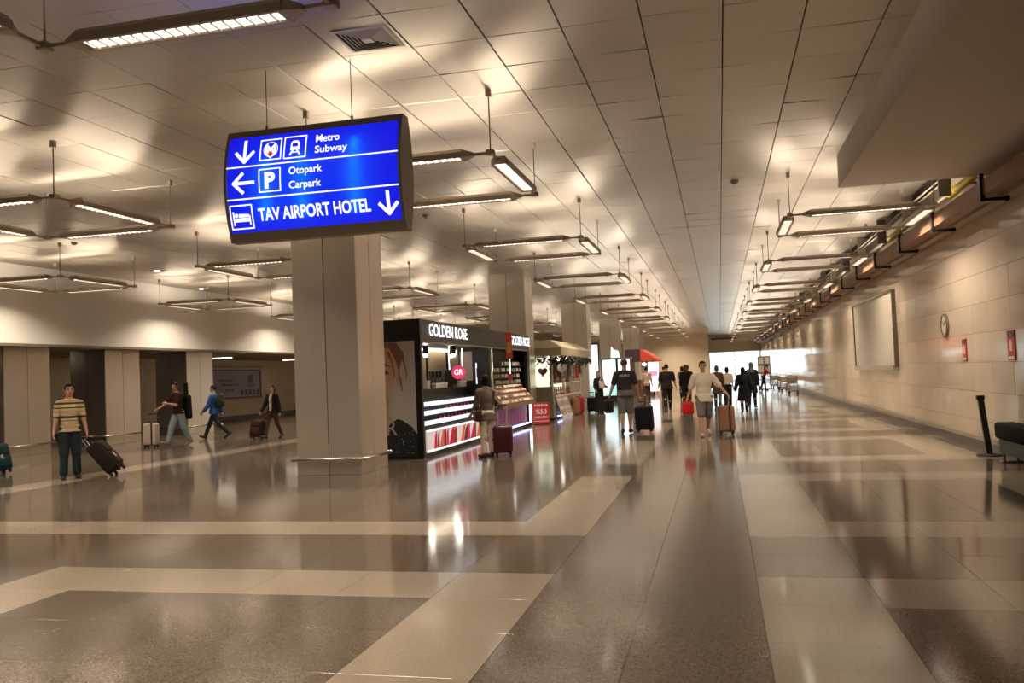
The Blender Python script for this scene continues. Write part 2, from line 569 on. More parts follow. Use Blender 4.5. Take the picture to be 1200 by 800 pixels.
# strip lights under the soffit
for k, y in enumerate((16.5, 21.9, 26.6, 33.5, 40.5, 48.0)):
    s = thing('strip_light', 'slim fluorescent strip light under the left soffit, ' + ORD[k] + ' from the viewer', 'lamp', (-21.2, y, Z_SOFFIT), 0, 'soffit strip lights')
    MB().box(-0.7, 0.7, -0.06, 0.06, -0.05, 0).build('housing', M_LAMP, s)
    MB().box(-0.66, 0.66, -0.04, 0.04, -0.06, -0.051).build('tube', emat('strip_glow', LAMP_COL, 28.0), s)

# ------------------------------------------------------------------ hanging light frames
M_DIFF = emat('lamp_glow_down', (1.0, 0.88, 0.72), LAMP_GLOW)
M_UP = emat('lamp_glow_up', LAMP_COL, LAMP_UP)
M_LOUV = mat('louvre_metal', (0.80, 0.75, 0.68), 0.4)
FW, FD, ZL = 2.4, 2.57, 4.33
LAMP_L = 1.72
def lamp_meshes():
    h = LAMP_L / 2
    mb = MB()
    prof = [(-0.11, -0.045), (-0.08, -0.045), (-0.07, -0.03), (0.07, -0.03), (0.08, -0.045), (0.11, -0.045), (0.11, 0.02), (0.07, 0.065), (-0.07, 0.065), (-0.11, 0.02)]
    mb.prism(prof, lambda u, v, w: (-h + w, u, v), LAMP_L)
    for s in (-1, 1):    # tapered ends and the thin arm beyond them
        q = [(-0.105, -0.04), (0.105, -0.04), (0.07, 0.06), (-0.07, 0.06)]
        r = [(-0.035, -0.02), (0.035, -0.02), (0.03, 0.02), (-0.03, 0.02)]
        vs = [(s * h, u, v) for u, v in q] + [(s * (h + 0.13), u, v) for u, v in r]
        mb.add(vs, [(0, 1, 2, 3), (7, 6, 5, 4), (0, 4, 5, 1), (1, 5, 6, 2), (2, 6, 7, 3), (3, 7, 4, 0)])
    house = mb.mesh('lamp_housing', M_LAMP)
    d = MB().add([(-h + 0.05, -0.068, -0.031), (h - 0.05, -0.068, -0.031), (h - 0.05, 0.068, -0.031), (-h + 0.05, 0.068, -0.031)], [(3, 2, 1, 0)])
    diff = bpy.data.meshes.new('diffuser')
    diff.from_pydata(d.v, [], d.f)
    diff.materials.append(M_DIFF)
    u = MB().add([(-h + 0.05, -0.05, 0.0655), (h - 0.05, -0.05, 0.0655), (h - 0.05, 0.05, 0.0655), (-h + 0.05, 0.05, 0.0655)], [(0, 1, 2, 3)])
    upm = bpy.data.meshes.new('uplight')
    upm.from_pydata(u.v, [], u.f)
    upm.materials.append(M_UP)
    lv = MB()
    nb = 17
    for i in range(nb):
        x = -h + 0.05 + (LAMP_L - 0.1) * (i + 0.5) / nb
        lv.box(x - 0.007, x + 0.007, -0.07, 0.07, -0.048, -0.033)
    louv = lv.mesh('louvre', M_LOUV)
    blade = MB().box(-0.007, 0.007, -0.07, 0.07, -0.048, -0.033).mesh('louvre_blade', M_LOUV)
    return house, diff, upm, louv, blade, nb
HOUSE, DIFF, UPM, LOUV, BLADE, NBL = lamp_meshes()
BEAM = bpy.data.lights.new('lamp_beam', 'AREA')
BEAM.shape = 'RECTANGLE'
BEAM.size, BEAM.size_y = LAMP_L - 0.1, 0.13
BEAM.energy = LAMP_WATTS
BEAM.color = LAMP_COL
BEAM.spread = math.radians(142)
JOINT = MB().rbox(-0.05, 0.05, -0.05, 0.05, -0.03, 0.035, 0.012).mesh('corner_joint', M_LAMP)
ROD = MB().tube([(0, 0, 0.03), (0, 0, Z_CEIL - ZL - 0.06)], 0.0085, 6).mesh('rod', mat('rod_steel', (0.22, 0.18, 0.14), 0.4, metal=0.7))
CUP = MB().box(-0.03, 0.03, -0.03, 0.03, Z_CEIL - ZL - 0.09, Z_CEIL - ZL).mesh('ceiling_cup', M_LAMP)
def arm_mesh(L, name='arm'):
    return MB().box(0.04, L, -0.016, 0.016, -0.014, 0.014).mesh(name, M_LAMP)
ARMX, ARMY = arm_mesh((FW - LAMP_L) / 2 - 0.12), arm_mesh((FD - LAMP_L) / 2 - 0.12)

def make_frame(x0, y0, label, group, blades=False):
    t = thing('hanging_lamp', label, 'lamp', (x0, y0, ZL), 0, group)
    corners = [(0, 0), (FW, 0), (FW, FD), (0, FD)]
    for i, (cx, cy) in enumerate(corners):
        nx, ny = corners[(i + 1) % 4]
        a = PI / 2 * i
        ho = link('lamp', HOUSE, t)
        ho.location = ((cx + nx) / 2, (cy + ny) / 2, 0)
        ho.rotation_euler = (0, 0, a)
        link('diffuser', DIFF, ho)
        link('uplight', UPM, ho)
        link('lamp_beam', BEAM, ho).location = (0, 0, -0.052)
        if blades:
            for k in range(NBL):
                bl = link('louvre_blade', BLADE, ho)
                bl.location = (-LAMP_L / 2 + 0.05 + (LAMP_L - 0.1) * (k + 0.5) / NBL, 0, 0)
        else:
            link('louvre', LOUV, ho)['kind'] = 'stuff'
        am = ARMX if i % 2 == 0 else ARMY
        a1 = link('arm', am, t)
        a1.location = (cx, cy, 0)
        a1.rotation_euler = (0, 0, a)
        a2 = link('arm', am, t)
        a2.location = (nx, ny, 0)
        a2.rotation_euler = (0, 0, a + PI)
        j = link('corner_joint', JOINT, t)
        j.location = (cx, cy, 0)
        r = link('rod', ROD, t)
        r.location = (cx, cy, 0)
        c = link('ceiling_cup', CUP, r)
    return t

LF = 'hanging square of fluorescent lamps, '
for k in range(3):  # rows carried on out of view, added to light the near hall
    make_frame(-4.95, -3.95 - 6.95 * k, LF + ORD[k] + ' unseen behind the viewer, row by the pillars', 'light frames in the row by the pillars')
    make_frame(-11.1, -4.0 - 6.95 * k, LF + ORD[k] + ' unseen behind the viewer, row left of pillars', 'light frames left of the pillars')
    make_frame(-16.95, 9.75 - 6.95 * k, LF + ORD[k] + ' unseen past the left edge, row by cream wall', 'light frames by the cream wall')
make_frame(-11.1, 2.95, LF + 'unseen left of the viewer, row left of pillars', 'light frames left of the pillars')  # also out of view, added to lighten the near floor and ceiling
for k in range(11):
    lab = LF + ('cut by the top edge at upper left' if k == 0 else 'partly behind the blue sign' if k == 1 else ORD[k] + ' from the viewer, row by the pillars')
    make_frame(-4.95, 3.0 + 6.95 * k, lab, 'light frames in the row by the pillars', k == 0)
for k in range(12):
    make_frame(1.37, 16.25 + 6.95 * k, LF + ORD[k] + ' from the viewer, row by the right wall', 'light frames along the right wall')
for k in range(1, 14):
    make_frame(-11.1, 2.95 + 6.95 * k, LF + ORD[k - 1] + ' from the viewer, row left of pillars', 'light frames left of the pillars')
for k in range(6):
    make_frame(-16.95, 16.7 + 6.95 * k, LF + ORD[k] + ' from the viewer, row by cream wall', 'light frames by the cream wall')

# ------------------------------------------------------------------ ceiling fittings
v = thing('air_vent', 'square four way ceiling air diffuser above the blue sign', 'vent', (-3.28, 8.02, Z_CEIL))
M_VENT = mat('vent_metal', (0.55, 0.50, 0.44), 0.5)
def ring(s0, s1, z0, z1, name, m, par):
    mb = MB()
    a = [(-s0, -s0, z0), (s0, -s0, z0), (s0, s0, z0), (-s0, s0, z0)]
    b2 = [(-s1, -s1, z1), (s1, -s1, z1), (s1, s1, z1), (-s1, s1, z1)]
    mb.add(a + b2 + [(x, y, z + 0.004) for x, y, z in a + b2], [(i, (i + 1) % 4, 4 + (i + 1) % 4, 4 + i) for i in range(4)] + [(8 + i, 12 + i, 12 + (i + 1) % 4, 8 + (i + 1) % 4) for i in range(4)] + [(i, 8 + i, 8 + (i + 1) % 4, (i + 1) % 4) for i in range(4)] + [(4 + i, 4 + (i + 1) % 4, 12 + (i + 1) % 4, 12 + i) for i in range(4)])
    return mb.build(name, m, par)
MB().box(-0.27, 0.27, -0.27, 0.27, -0.004, 0.01).build('plenum', M_BLACKM, v)
ring(0.285, 0.25, -0.012, -0.02, 'frame', mat('vent_frame', (0.7, 0.65, 0.58), 0.4), v)
for i in range(5):
    s = 0.235 - i * 0.038
    ring(s, s - 0.030, -0.006, -0.020, 'vane', M_VENT, v)
MB().box(-0.05, 0.05, -0.05, 0.05, -0.03, -0.01).build('centre_plate', mat('vent_frame'), v)

def ceil_at(px, py, z=Z_CEIL):
    d = AX @ np.array([px - 600, py - 400, F_PX])
    t = (z - CAM_H) / d[2]
    return d[0] * t, d[1] * t
for (px, py, lab) in ((861, 212, 'small round smoke detector on the ceiling before the right hand light frames'), (499, 252, 'small round smoke detector on the ceiling right of the blue sign'), (87, 284, 'small ceiling detector at far left between two light frames')):
    x, y = ceil_at(px, py)
    s = thing('smoke_detector', lab, 'detector', (x, y, Z_CEIL), 0, 'smoke detectors')
    MB().lathe([(0.055, -0.05), (0.07, -0.03), (0.075, 0.0)], n=14).build('body', mat('detector_plastic', (0.25, 0.21, 0.18), 0.5), s, True)
    MB().lathe([(0.03, -0.065), (0.05, -0.05)], n=12).build('sensor_cap', mat('detector_plastic'), s, True)
for (px, py, lab) in ((184, 317, 'recessed square downlight in the ceiling at left'), (236, 338, 'recessed square downlight close to the cream wall')):
    x, y = ceil_at(px, py)
    s = thing('downlight', lab, 'lamp', (x, y, Z_CEIL), 0, 'recessed downlights')
    ring(0.17, 0.10, -0.014, -0.016, 'trim', mat('vent_frame'), s)
    MB().lathe([(0.06, -0.02), (0.075, -0.005)], n=12).build('bulb', emat('downlight_glow', (1, 0.85, 0.65), 14), s)

# ------------------------------------------------------------------ the blue hanging sign
SX0, SX1, SZ0, SZ1, SY = -5.10, -3.09, 3.21, 4.42, 8.47
sign = thing('hanging_sign', 'blue backlit direction sign hanging in front of the nearest pillar', 'sign', ((SX0 + SX1) / 2, SY, SZ0))
SWD, SHT = SX1 - SX0, SZ1 - SZ0
def bulge(v):
    t = 2 * v / SHT - 1
    return 0.07 + 0.12 * (1 - t * t)
M_SIGN = mat('sign_casing', (0.32, 0.27, 0.22), 0.45, metal=0.2)
def sfr(u, v, w=0.0):       # u, v in metres from the lower left of the sign face
    return (u - SWD / 2, -bulge(v) - w, v)
nseg = 14
prof = [(-bulge(SHT * i / nseg), SHT * i / nseg) for i in range(nseg + 1)] + [(bulge(SHT * i / nseg), SHT * i / nseg) for i in range(nseg, -1, -1)]
for x in (-SWD / 2 - 0.012, SWD / 2 - 0.012):
    MB().prism(prof, lambda u, v, w, x=x: (x + w, u, v), 0.024).build('end_cap', M_SIGN, sign)
def curved_strip(v0, v1, w0, w1, u0=0.0, u1=None, n=6, back=False):
    u1 = SWD if u1 is None else u1
    mb = MB()
    vs = []
    for i in range(n + 1):
        v = v0 + (v1 - v0) * i / n
        for u in (u0, u1):
            for w in (w0, w1):
                p = sfr(u, v, w)
                vs.append((p[0], -p[1] if back else p[1], p[2]))
    fs = []
    for i in range(n):
        a, c = 4 * i, 4 * i + 4
        fs += [(a + 1, a + 3, c + 3, c + 1), (a, c, c + 2, a + 2), (a, a + 1, c + 1, c), (a + 2, c + 2, c + 3, a + 3)]
    fs += [(0, 2, 3, 1), (4 * n, 4 * n + 1, 4 * n + 3, 4 * n + 2)]
    return mb.add(vs, fs)
VB0, VB1 = SHT * 0.080, SHT * 0.938
curved_strip(VB1, SHT, -0.02, 0.004).build('top_strip', M_SIGN, sign)
curved_strip(0, VB0, -0.02, 0.004).build('bottom_strip', M_SIGN, sign)
curved_strip(0, SHT, -0.02, 0.0, n=12, back=True).build('back_panel', M_SIGN, sign)
MB().box(-SWD / 2, SWD / 2, -0.07, 0.07, SHT - 0.02, SHT).build('top_plate', M_SIGN, sign)
MB().box(-SWD / 2, SWD / 2, -0.07, 0.07, 0, 0.02).build('bottom_plate', M_SIGN, sign)
_b = bpy.data.materials.new('blue_acrylic')
_b.use_nodes = True
_n = _b.node_tree
_pr = _n.nodes['Principled BSDF']
_pr.inputs['Base Color'].default_value = (0.004, 0.004, 0.22, 1)
_pr.inputs['Roughness'].default_value = 0.25
_pr.inputs['Emission Color'].default_value = (0.008, 0.001, 0.82, 1)
_pr.inputs['Emission Strength'].default_value = 0.72
_tl = _n.nodes.new('ShaderNodeBsdfTranslucent')
_tl.inputs[0].default_value = (0.0, 0.24, 0.9, 1)
_ad = _n.nodes.new('ShaderNodeAddShader')
_n.links.new(_pr.outputs[0], _ad.inputs[0])
_n.links.new(_tl.outputs[0], _ad.inputs[1])
_n.links.new(_ad.outputs[0], _n.nodes['Material Output'].inputs[0])
mb = MB()
vs, fs = [], []
for i in range(17):
    vv = VB0 + (VB1 - VB0) * i / 16
    vs += [sfr(0.03, vv, 0), sfr(SWD - 0.03, vv, 0)]
    if i:
        fs.append((2 * i - 2, 2 * i - 1, 2 * i + 1, 2 * i))
face = mb.add(vs, fs).build('face', _b, sign)
for u, z0, z1 in ((0.47, 0.24, 0.86), (0.90, 0.24, 0.86), (1.50, 0.24, 0.98)):
    MB().tube([(u - SWD / 2, -0.105, z0), (u - SWD / 2, -0.105, z1)], 0.013, 8).build('tube', emat('sign_tube', (0.85, 0.95, 1.0), 4), sign)
M_WHITE_E = emat('sign_white', (0.93, 0.95, 1.0), 1.25)
M_RED_E = emat('sign_red', (0.75, 0.02, 0.02), 0.6)
def U_(f):
    return f * SWD
def V_(f):      # fraction from the top
    return SHT * (1 - f)
for f in (0.343, 0.632):
    curved_strip(V_(f) - 0.007, V_(f) + 0.007, 0.001, 0.004, 0.02, SWD - 0.02, 1).build('rule_line', M_WHITE_E, face)
def sp(name, poly, m=None, w=0.004):
    """flat print on the face: polygon in metres, split finely enough to follow the bend"""
    me = bpy.data.meshes.new(name)
    me.from_pydata([sfr(u, v, w) for u, v in poly], [], [tuple(range(len(poly)))])
    me.materials.append(m or M_WHITE_E)
    return link(name, me, face)
def stroke(pts, t, mb, w=0.004):
    for (x0, y0), (x1, y1) in zip(pts[:-1], pts[1:]):
        dx, dy = x1 - x0, y1 - y0
        L = math.hypot(dx, dy) or 1
        nx, ny = -dy / L * t / 2, dx / L * t / 2
        ex, ey = dx / L * t * 0.25, dy / L * t * 0.25
        k = max(1, int(math.ceil(L / 0.03)))
        for i in range(k):
            a0, a1 = i / k, (i + 1) / k
            p0 = (x0 - ex + (dx + 2 * ex) * a0, y0 - ey + (dy + 2 * ey) * a0)
            p1 = (x0 - ex + (dx + 2 * ex) * a1, y0 - ey + (dy + 2 * ey) * a1)
            q = [(p0[0] + nx, p0[1] + ny), (p0[0] - nx, p0[1] - ny), (p1[0] - nx, p1[1] - ny), (p1[0] + nx, p1[1] + ny)]
            mb.add([sfr(u, v, w) for u, v in q], [(0, 1, 2, 3)])
    return mb
def flat(name, mb, m):
    me = bpy.data.meshes.new(name)
    me.from_pydata(mb.v, [], mb.f)
    me.materials.append(m)
    return link(name, me, face)
def arrow(cx, cy, s, ang):
    c, sn = math.cos(ang), math.sin(ang)
    R2 = lambda x, y: (cx + x * c - y * sn, cy + x * sn + y * c)
    mb = MB()
    stroke([R2(0, 0.5 * s), R2(0, -0.40 * s)], 0.036, mb)
    stroke([R2(-0.42 * s, -0.02 * s), R2(0, -0.46 * s), R2(0.42 * s, -0.02 * s)], 0.036, mb, 0.0045)
    return flat('arrow', mb, M_WHITE_E)
def outline(u0, u1, v0, v1, t=0.014):
    mb = MB()
    stroke([(u0, v0), (u1, v0), (u1, v1), (u0, v1), (u0, v0)], t, mb)
    return flat('icon_border', mb, M_WHITE_E)
def circle(cx, cy, r, n=20):
    return [(cx + r * math.cos(2 * PI * i / n), cy + r * math.sin(2 * PI * i / n)) for i in range(n)]
arrow(U_(0.115), V_(0.205), 0.25, 0)
arrow(U_(0.11), V_(0.49), 0.25, -PI / 2)
arrow(U_(0.925), V_(0.775), 0.235, 0)
# metro icon
outline(U_(0.208), U_(0.328), V_(0.30), V_(0.112))
cx, cy = U_(0.268), V_(0.205)
mb = MB()
stroke(circle(cx, cy, 0.082, 18) + [(cx + 0.082, cy)], 0.008, mb)
flat('metro_ring', mb, M_WHITE_E)
mb = MB()
stroke([(cx - 0.055, cy - 0.045), (cx - 0.050, cy + 0.052)], 0.026, mb, 0.005)
stroke([(cx + 0.055, cy - 0.045), (cx + 0.050, cy + 0.052)], 0.026, mb, 0.005)
stroke([(cx - 0.050, cy + 0.05), (cx, cy - 0.002), (cx + 0.050, cy + 0.05)], 0.026, mb, 0.0055)
flat('metro_letter', mb, M_WHITE_E)
sp('metro_shield', [(cx - 0.068, cy - 0.03), (cx - 0.03, cy + 0.0), (cx, cy + 0.005), (cx + 0.03, cy + 0.0), (cx + 0.068, cy - 0.03), (cx, cy - 0.105)], None, 0.005)
sp('metro_arrow', [(cx - 0.018, cy - 0.005), (cx, cy - 0.03), (cx + 0.018, cy - 0.005), (cx + 0.018, cy - 0.04), (cx + 0.038, cy - 0.04), (cx, cy - 0.088), (cx - 0.038, cy - 0.04), (cx - 0.018, cy - 0.04)], M_RED_E, 0.0075)
# train icon
outline(U_(0.348), U_(0.472), V_(0.305), V_(0.108))
cx, cy = U_(0.410), V_(0.205)
sp('train_body', [(cx - 0.055, cy - 0.035), (cx - 0.048, cy + 0.05), (cx - 0.025, cy + 0.072), (cx + 0.025, cy + 0.072), (cx + 0.048, cy + 0.05), (cx + 0.055, cy - 0.035)])
sp('train_window', [(cx - 0.034, cy + 0.002), (cx - 0.03, cy + 0.042), (cx + 0.03, cy + 0.042), (cx + 0.034, cy + 0.002)], emat('sign_deep_blue', (0.005, 0.006, 0.80), 0.85), 0.006)
mb = MB()
stroke([(cx - 0.025, cy - 0.04), (cx - 0.055, cy - 0.085)], 0.02, mb)
stroke([(cx + 0.025, cy - 0.04), (cx + 0.055, cy - 0.085)], 0.02, mb)
stroke([(cx - 0.04, cy - 0.06), (cx + 0.04, cy - 0.06)], 0.012, mb)
flat('train_track', mb, M_WHITE_E)
# parking icon
outline(U_(0.205), U_(0.328), V_(0.585), V_(0.385))
put_text('letter', 'P', lambda u, v, w: sfr(U_(0.236) + u, V_(0.56) + v, 0.004), 0.125, 0.18, M_WHITE_E, face, 0.05)
# bed icon
outline(U_(0.022), U_(0.150), V_(0.885), V_(0.685))
bx, bz = U_(0.086), V_(0.79)
mb = MB()
stroke([(bx - 0.095, bz + 0.06), (bx - 0.095, bz - 0.075)], 0.016, mb)
stroke([(bx + 0.095, bz + 0.015), (bx + 0.095, bz - 0.075)], 0.016, mb)
flat('bed_post', mb, M_WHITE_E)
sp('bed_base', [(bx - 0.095, bz - 0.045), (bx - 0.095, bz - 0.005), (bx + 0.095, bz - 0.005), (bx + 0.095, bz - 0.045)], None, 0.005)
sp('bed_cover', [(bx - 0.03, bz + 0.002), (bx - 0.03, bz + 0.04), (bx + 0.09, bz + 0.03), (bx + 0.09, bz + 0.002)], None, 0.005)
sp('bed_pillow', circle(bx - 0.06, bz + 0.024, 0.022, 12), None, 0.005)
for body, u, v, w, h in (('Metro', 0.528, 0.185, 0.27, 0.085), ('Subway', 0.526, 0.305, 0.37, 0.105), ('Otopark', 0.378, 0.475, 0.385, 0.105), ('Carpark', 0.378, 0.600, 0.37, 0.105), ('TAV AIRPORT HOTEL', 0.185, 0.835, 1.29, 0.135)):
    put_text('lettering', body, lambda a, b2, c, u=u, v=v: sfr(U_(u) + a, V_(v) + b2, 0.004), w, h, M_WHITE_E, face, 0.024 if h > 0.12 else 0.014)
for x in (-4.68, -3.68):
    MB().tube([(x - sign.location.x, 0, SHT + 0.05), (x - sign.location.x, 0, Z_CEIL - SZ0)], 0.005, 6).build('wire', M_BLACK, sign)
    MB().box(x - sign.location.x - 0.012, x - sign.location.x + 0.012, -0.012, 0.012, SHT, SHT + 0.06).build('turnbuckle', M_STEEL_D, sign)

# ------------------------------------------------------------------ pipes and cable tray along the top of the right wall
M_BROWN = mat('brown_casing', (0.26, 0.115, 0.06), 0.5, noise=0.1, nscale=3)
M_YEL = mat('yellow_pipe', (0.62, 0.47, 0.02), 0.4)
tray = thing('cable_casing', 'reddish brown cable casing on black brackets along the right wall top', 'pipe', (4.0, 13, 4.05))
MB().box(-0.02, 0.24, -1.0, 86.5, 0.02, 0.25).build('casing', M_BROWN, tray)
MB().box(0.26, 0.44, -1.0, 86.5, -0.02, 0.06).build('lower_channel', mat('channel_tan', (0.40, 0.30, 0.22), 0.5), tray)
for k in range(24):
    y = 1.25 + 3.05 * k
    mb = MB().box(-0.06, 0.0, y - 0.06, y + 0.06, -0.04, 0.34).box(-0.06, 0.34, y - 0.06, y + 0.06, -0.08, -0.03).box(0.28, 0.34, y - 0.06, y + 0.06, -0.08, 0.2)
    mb.build('bracket', M_BLACK, tray)
pipe = thing('yellow_pipe', 'yellow gas pipe running along the right wall near the ceiling', 'pipe', (4.28, 14.4, 4.66))
for k in range(12):
    MB().tube([(0, 6.1 * k + 1.0, 0), (0, 6.1 * k + 2.9, 0)], 0.07, 10).build('pipe_length', M_YEL, pipe, True)
    MB().tube([(0, 6.1 * k + 2.9, 0), (0, 6.1 * k + 7.1, 0)], 0.055, 10).build('pipe_sleeve', mat('pipe_grey', (0.35, 0.30, 0.24), 0.4, metal=0.5), pipe, True)
for k in range(12):
    MB().box(-0.02, X_WALL - 4.30, 6.1 * k + 1.9, 6.1 * k + 1.96, -0.02, 0.02).build('pipe_clamp', M_STEEL_D, pipe)
cond = thing('grey_conduit', 'thin grey conduit pipes strapped beneath the ceiling above the brown casing', 'pipe', (4.1, 13, 4.82))
for i, x in enumerate((-0.12, 0.0)):
    MB().tube([(x, 2.3, 0), (x, 86.5, 0)], 0.02, 6).build('conduit', mat('pipe_grey'), cond, True)
for k in range(20):
    MB().box(-0.16, 0.05, 3.6 + 3.05 * k, 3.64 + 3.05 * k, -0.3, Z_CEIL - 4.82).build('hanger', M_STEEL_D, cond)

# ------------------------------------------------------------------ things on the right wall
bd = thing('notice_board', 'large blank cream notice board framed in metal on the right wall', 'board', (X_WALL, 27.2, 1.46))
MB().box(-0.09, -0.005, -3.2, 3.2, 0.04, 1.96).build('panel', mat('board_cream', (0.62, 0.55, 0.45), 0.35), bd)
for n, a in (('frame_side', (-0.10, 0, -3.28, -3.2, 0, 2.0)), ('frame_side', (-0.12, 0, 3.2, 3.3, 0, 2.0)), ('frame_rail', (-0.12, 0, -3.2, 3.2, 1.96, 2.03)), ('frame_rail', (-0.13, 0, -3.2, 3.2, -0.08, 0.04))):
    MB().box(*a).build(n, M_BLACK if a[2] < -3.3 else M_RAIL if 'rail' in n else M_STEEL_D, bd)
ck = thing('wall_clock', 'round wall clock with pale face on the right wall', 'clock', (X_WALL, 19.0, 2.3))
def wfr(u, v, w):
    return (-w, u, v)
mb = MB().prism(circle(0, 0, 0.21, 28), wfr, 0.04)
mb.build('face', mat('clock_face', (0.68, 0.60, 0.50), 0.3), ck)
mb = MB()
for i in range(28):
    a0, a1 = 2 * PI * i / 28, 2 * PI * (i + 1) / 28
    q = [(r * math.cos(a), r * math.sin(a)) for r, a in ((0.205, a0), (0.235, a0), (0.235, a1), (0.205, a1))]
    mb.prism(q, wfr, 0.055)
mb.build('rim', M_STEEL_D, ck)
for a, L, t in ((2.2, 0.11, 0.014), (0.6, 0.16, 0.01)):
    c, s = math.cos(a), math.sin(a)
    MB().prism([(-s * t, c * t), (s * t, -c * t), (c * L + s * t / 2, s * L - c * t / 2), (c * L - s * t / 2, s * L + c * t / 2)], lambda u, v, w: (-0.042 - w, u, v), 0.004).build('hand', M_BLACK, ck)
for i in range(12):
    a = PI / 6 * i
    MB().prism([(0.175 * math.cos(a) + p * 0.008, 0.175 * math.sin(a) + q * 0.008) for p, q in ((-1, -1), (1, -1), (1, 1), (-1, 1))], lambda u, v, w: (-0.04 - w, u, v), 0.003).build('hour_mark', M_BLACK, ck)
M_RED = mat('sign_red_paint', (0.52, 0.05, 0.03), 0.4)
M_WHT = mat('white_paint', (0.75, 0.70, 0.64), 0.4)
for y, h, z, w, lab in ((17.72, 0.42, 1.57, 0.26, 'small red fire equipment sign on the right wall, nearer the clock'), (15.05, 0.48, 1.56, 0.34, 'red fire equipment sign on the right wall close to the right edge')):
    f = thing('fire_sign', lab, 'sign', (X_WALL, y, z), 0, 'fire signs')
    MB().box(-0.02, 0, -w / 2, w / 2, 0, h).build('plate', M_RED, f)
    for s in (-1, 1):
        MB().box(-0.023, -0.018, s * w * 0.27 - w * 0.2, s * w * 0.27 + w * 0.2, h * 0.76, h * 0.97).build('pictogram', M_BLACK, f)
    MB().prism([(-0.05, h * 0.32), (0.05, h * 0.32), (0.06, h * 0.55), (0.03, h * 0.68), (-0.03, h * 0.68), (-0.06, h * 0.55)], lambda u, v, ww: (-0.02 - ww, u, v), 0.003).build('extinguisher_mark', M_WHT, f)
    MB().box(-0.023, -0.018, -w * 0.38, w * 0.38, h * 0.06, h * 0.14).build('caption_bar', M_WHT, f)

# stanchion and bench at the right edge
st = thing('barrier_post', 'slim black barrier post with flat base by the right wall', 'post', (4.27, 15.75, 0))
MB().lathe([(0.2, 0), (0.2, 0.02), (0.06, 0.035)], n=20).build('base', M_BLACKM, st)
mb = MB()
q = [(-0.045, -0.03), (0.045, -0.03), (0.045, 0.03), (-0.045, 0.03)]
mb.add([(x, y, 0.03) for x, y in q] + [(x - 0.09, y, 0.95) for x, y in q], [(0, 1, 2, 3), (7, 6, 5, 4), (0, 4, 5, 1), (1, 5, 6, 2), (2, 6, 7, 3), (3, 7, 4, 0)])
mb.build('post', M_BLACK, st)
MB().rbox(-0.15, -0.03, -0.045, 0.045, 0.93, 1.0, 0.012).build('belt_head', M_BLACKM, st)
be = thing('padded_bench', 'black padded bench with green underframe cut by the right edge', 'bench', (4.33, 14.0, 0))
MB().rbox(-0.20, 0.12, -1.0, 0.95, 0.36, 0.61, 0.05).build('cushion', mat('bench_black', (0.006, 0.006, 0.006), 0.9, spec=0.1), be, True)
MB().box(-0.15, 0.10, -0.95, 0.88, 0.14, 0.35).build('underframe', mat('bench_green', (0.03, 0.045, 0.025), 0.5), be)
for x in (-0.12, 0.07):
    for y in (-0.85, 0.78):
        MB().tube([(x, y, 0), (x, y, 0.15)], 0.02, 8).build('leg', M_STEEL_D, be)
MB().box(-0.17, 0.12, 0.70, 0.86, 0.0, 0.02).build('foot_plate', M_STEEL_D, be)

# framed poster on the beige wall at left
po = thing('wall_poster', 'wide framed poster on the beige wall behind the left columns', 'poster', (X_BACK, 38.5, 1.07))
def pfr(u, v, w):
    return (w, u, v)
MB().box(0, 0.05, -2.4, 2.4, 0, 1.4).build('print', mat('poster_lilac', (0.30, 0.27, 0.31), 0.4), po)
for n, a in (('frame_rail', (0, 0.09, -2.4, 2.4, 1.34, 1.42)), ('frame_rail', (0, 0.09, -2.4, 2.4, -0.03, 0.06)), ('frame_side', (0, 0.09, -2.48, -2.38, -0.03, 1.42)), ('frame_side', (0, 0.09, 2.38, 2.48, -0.03, 1.42))):
    MB().box(*a).build(n, mat('poster_frame', (0.07, 0.035, 0.03), 0.4), po)
MB().box(0, 0.12, -2.45, 2.7, 1.52, 1.60).build('lamp_ledge', mat('channel_tan'), po)
M_INK = mat('poster_ink', (0.07, 0.05, 0.07), 0.5)
rp = random.Random(5)
for i in range(5):      # row of dark portraits along the bottom right
    MB().box(0.05, 0.054, 0.5 + i * 0.38, 0.78 + i * 0.38, 0.12, 0.40).build('picture', mat('poster_red', (0.15, 0.05, 0.06), 0.5) if i % 2 else M_INK, po)
MB().box(0.05, 0.054, 1.2, 1.75, 0.72, 1.15).build('picture', M_INK, po)
for (a, b2, z) in ((-1.4, -0.1, 0.84), (-1.3, 0.3, 0.62), (-0.9, -0.2, 0.36), (1.1, 1.8, 0.55)):
    u = a
    while u < b2:
        w = rp.uniform(0.04, 0.11)
        MB().box(0.05, 0.053, u, u + w, z, z + rp.uniform(0.06, 0.1)).build('print_mark', M_INK, po)
        u += w + 0.03

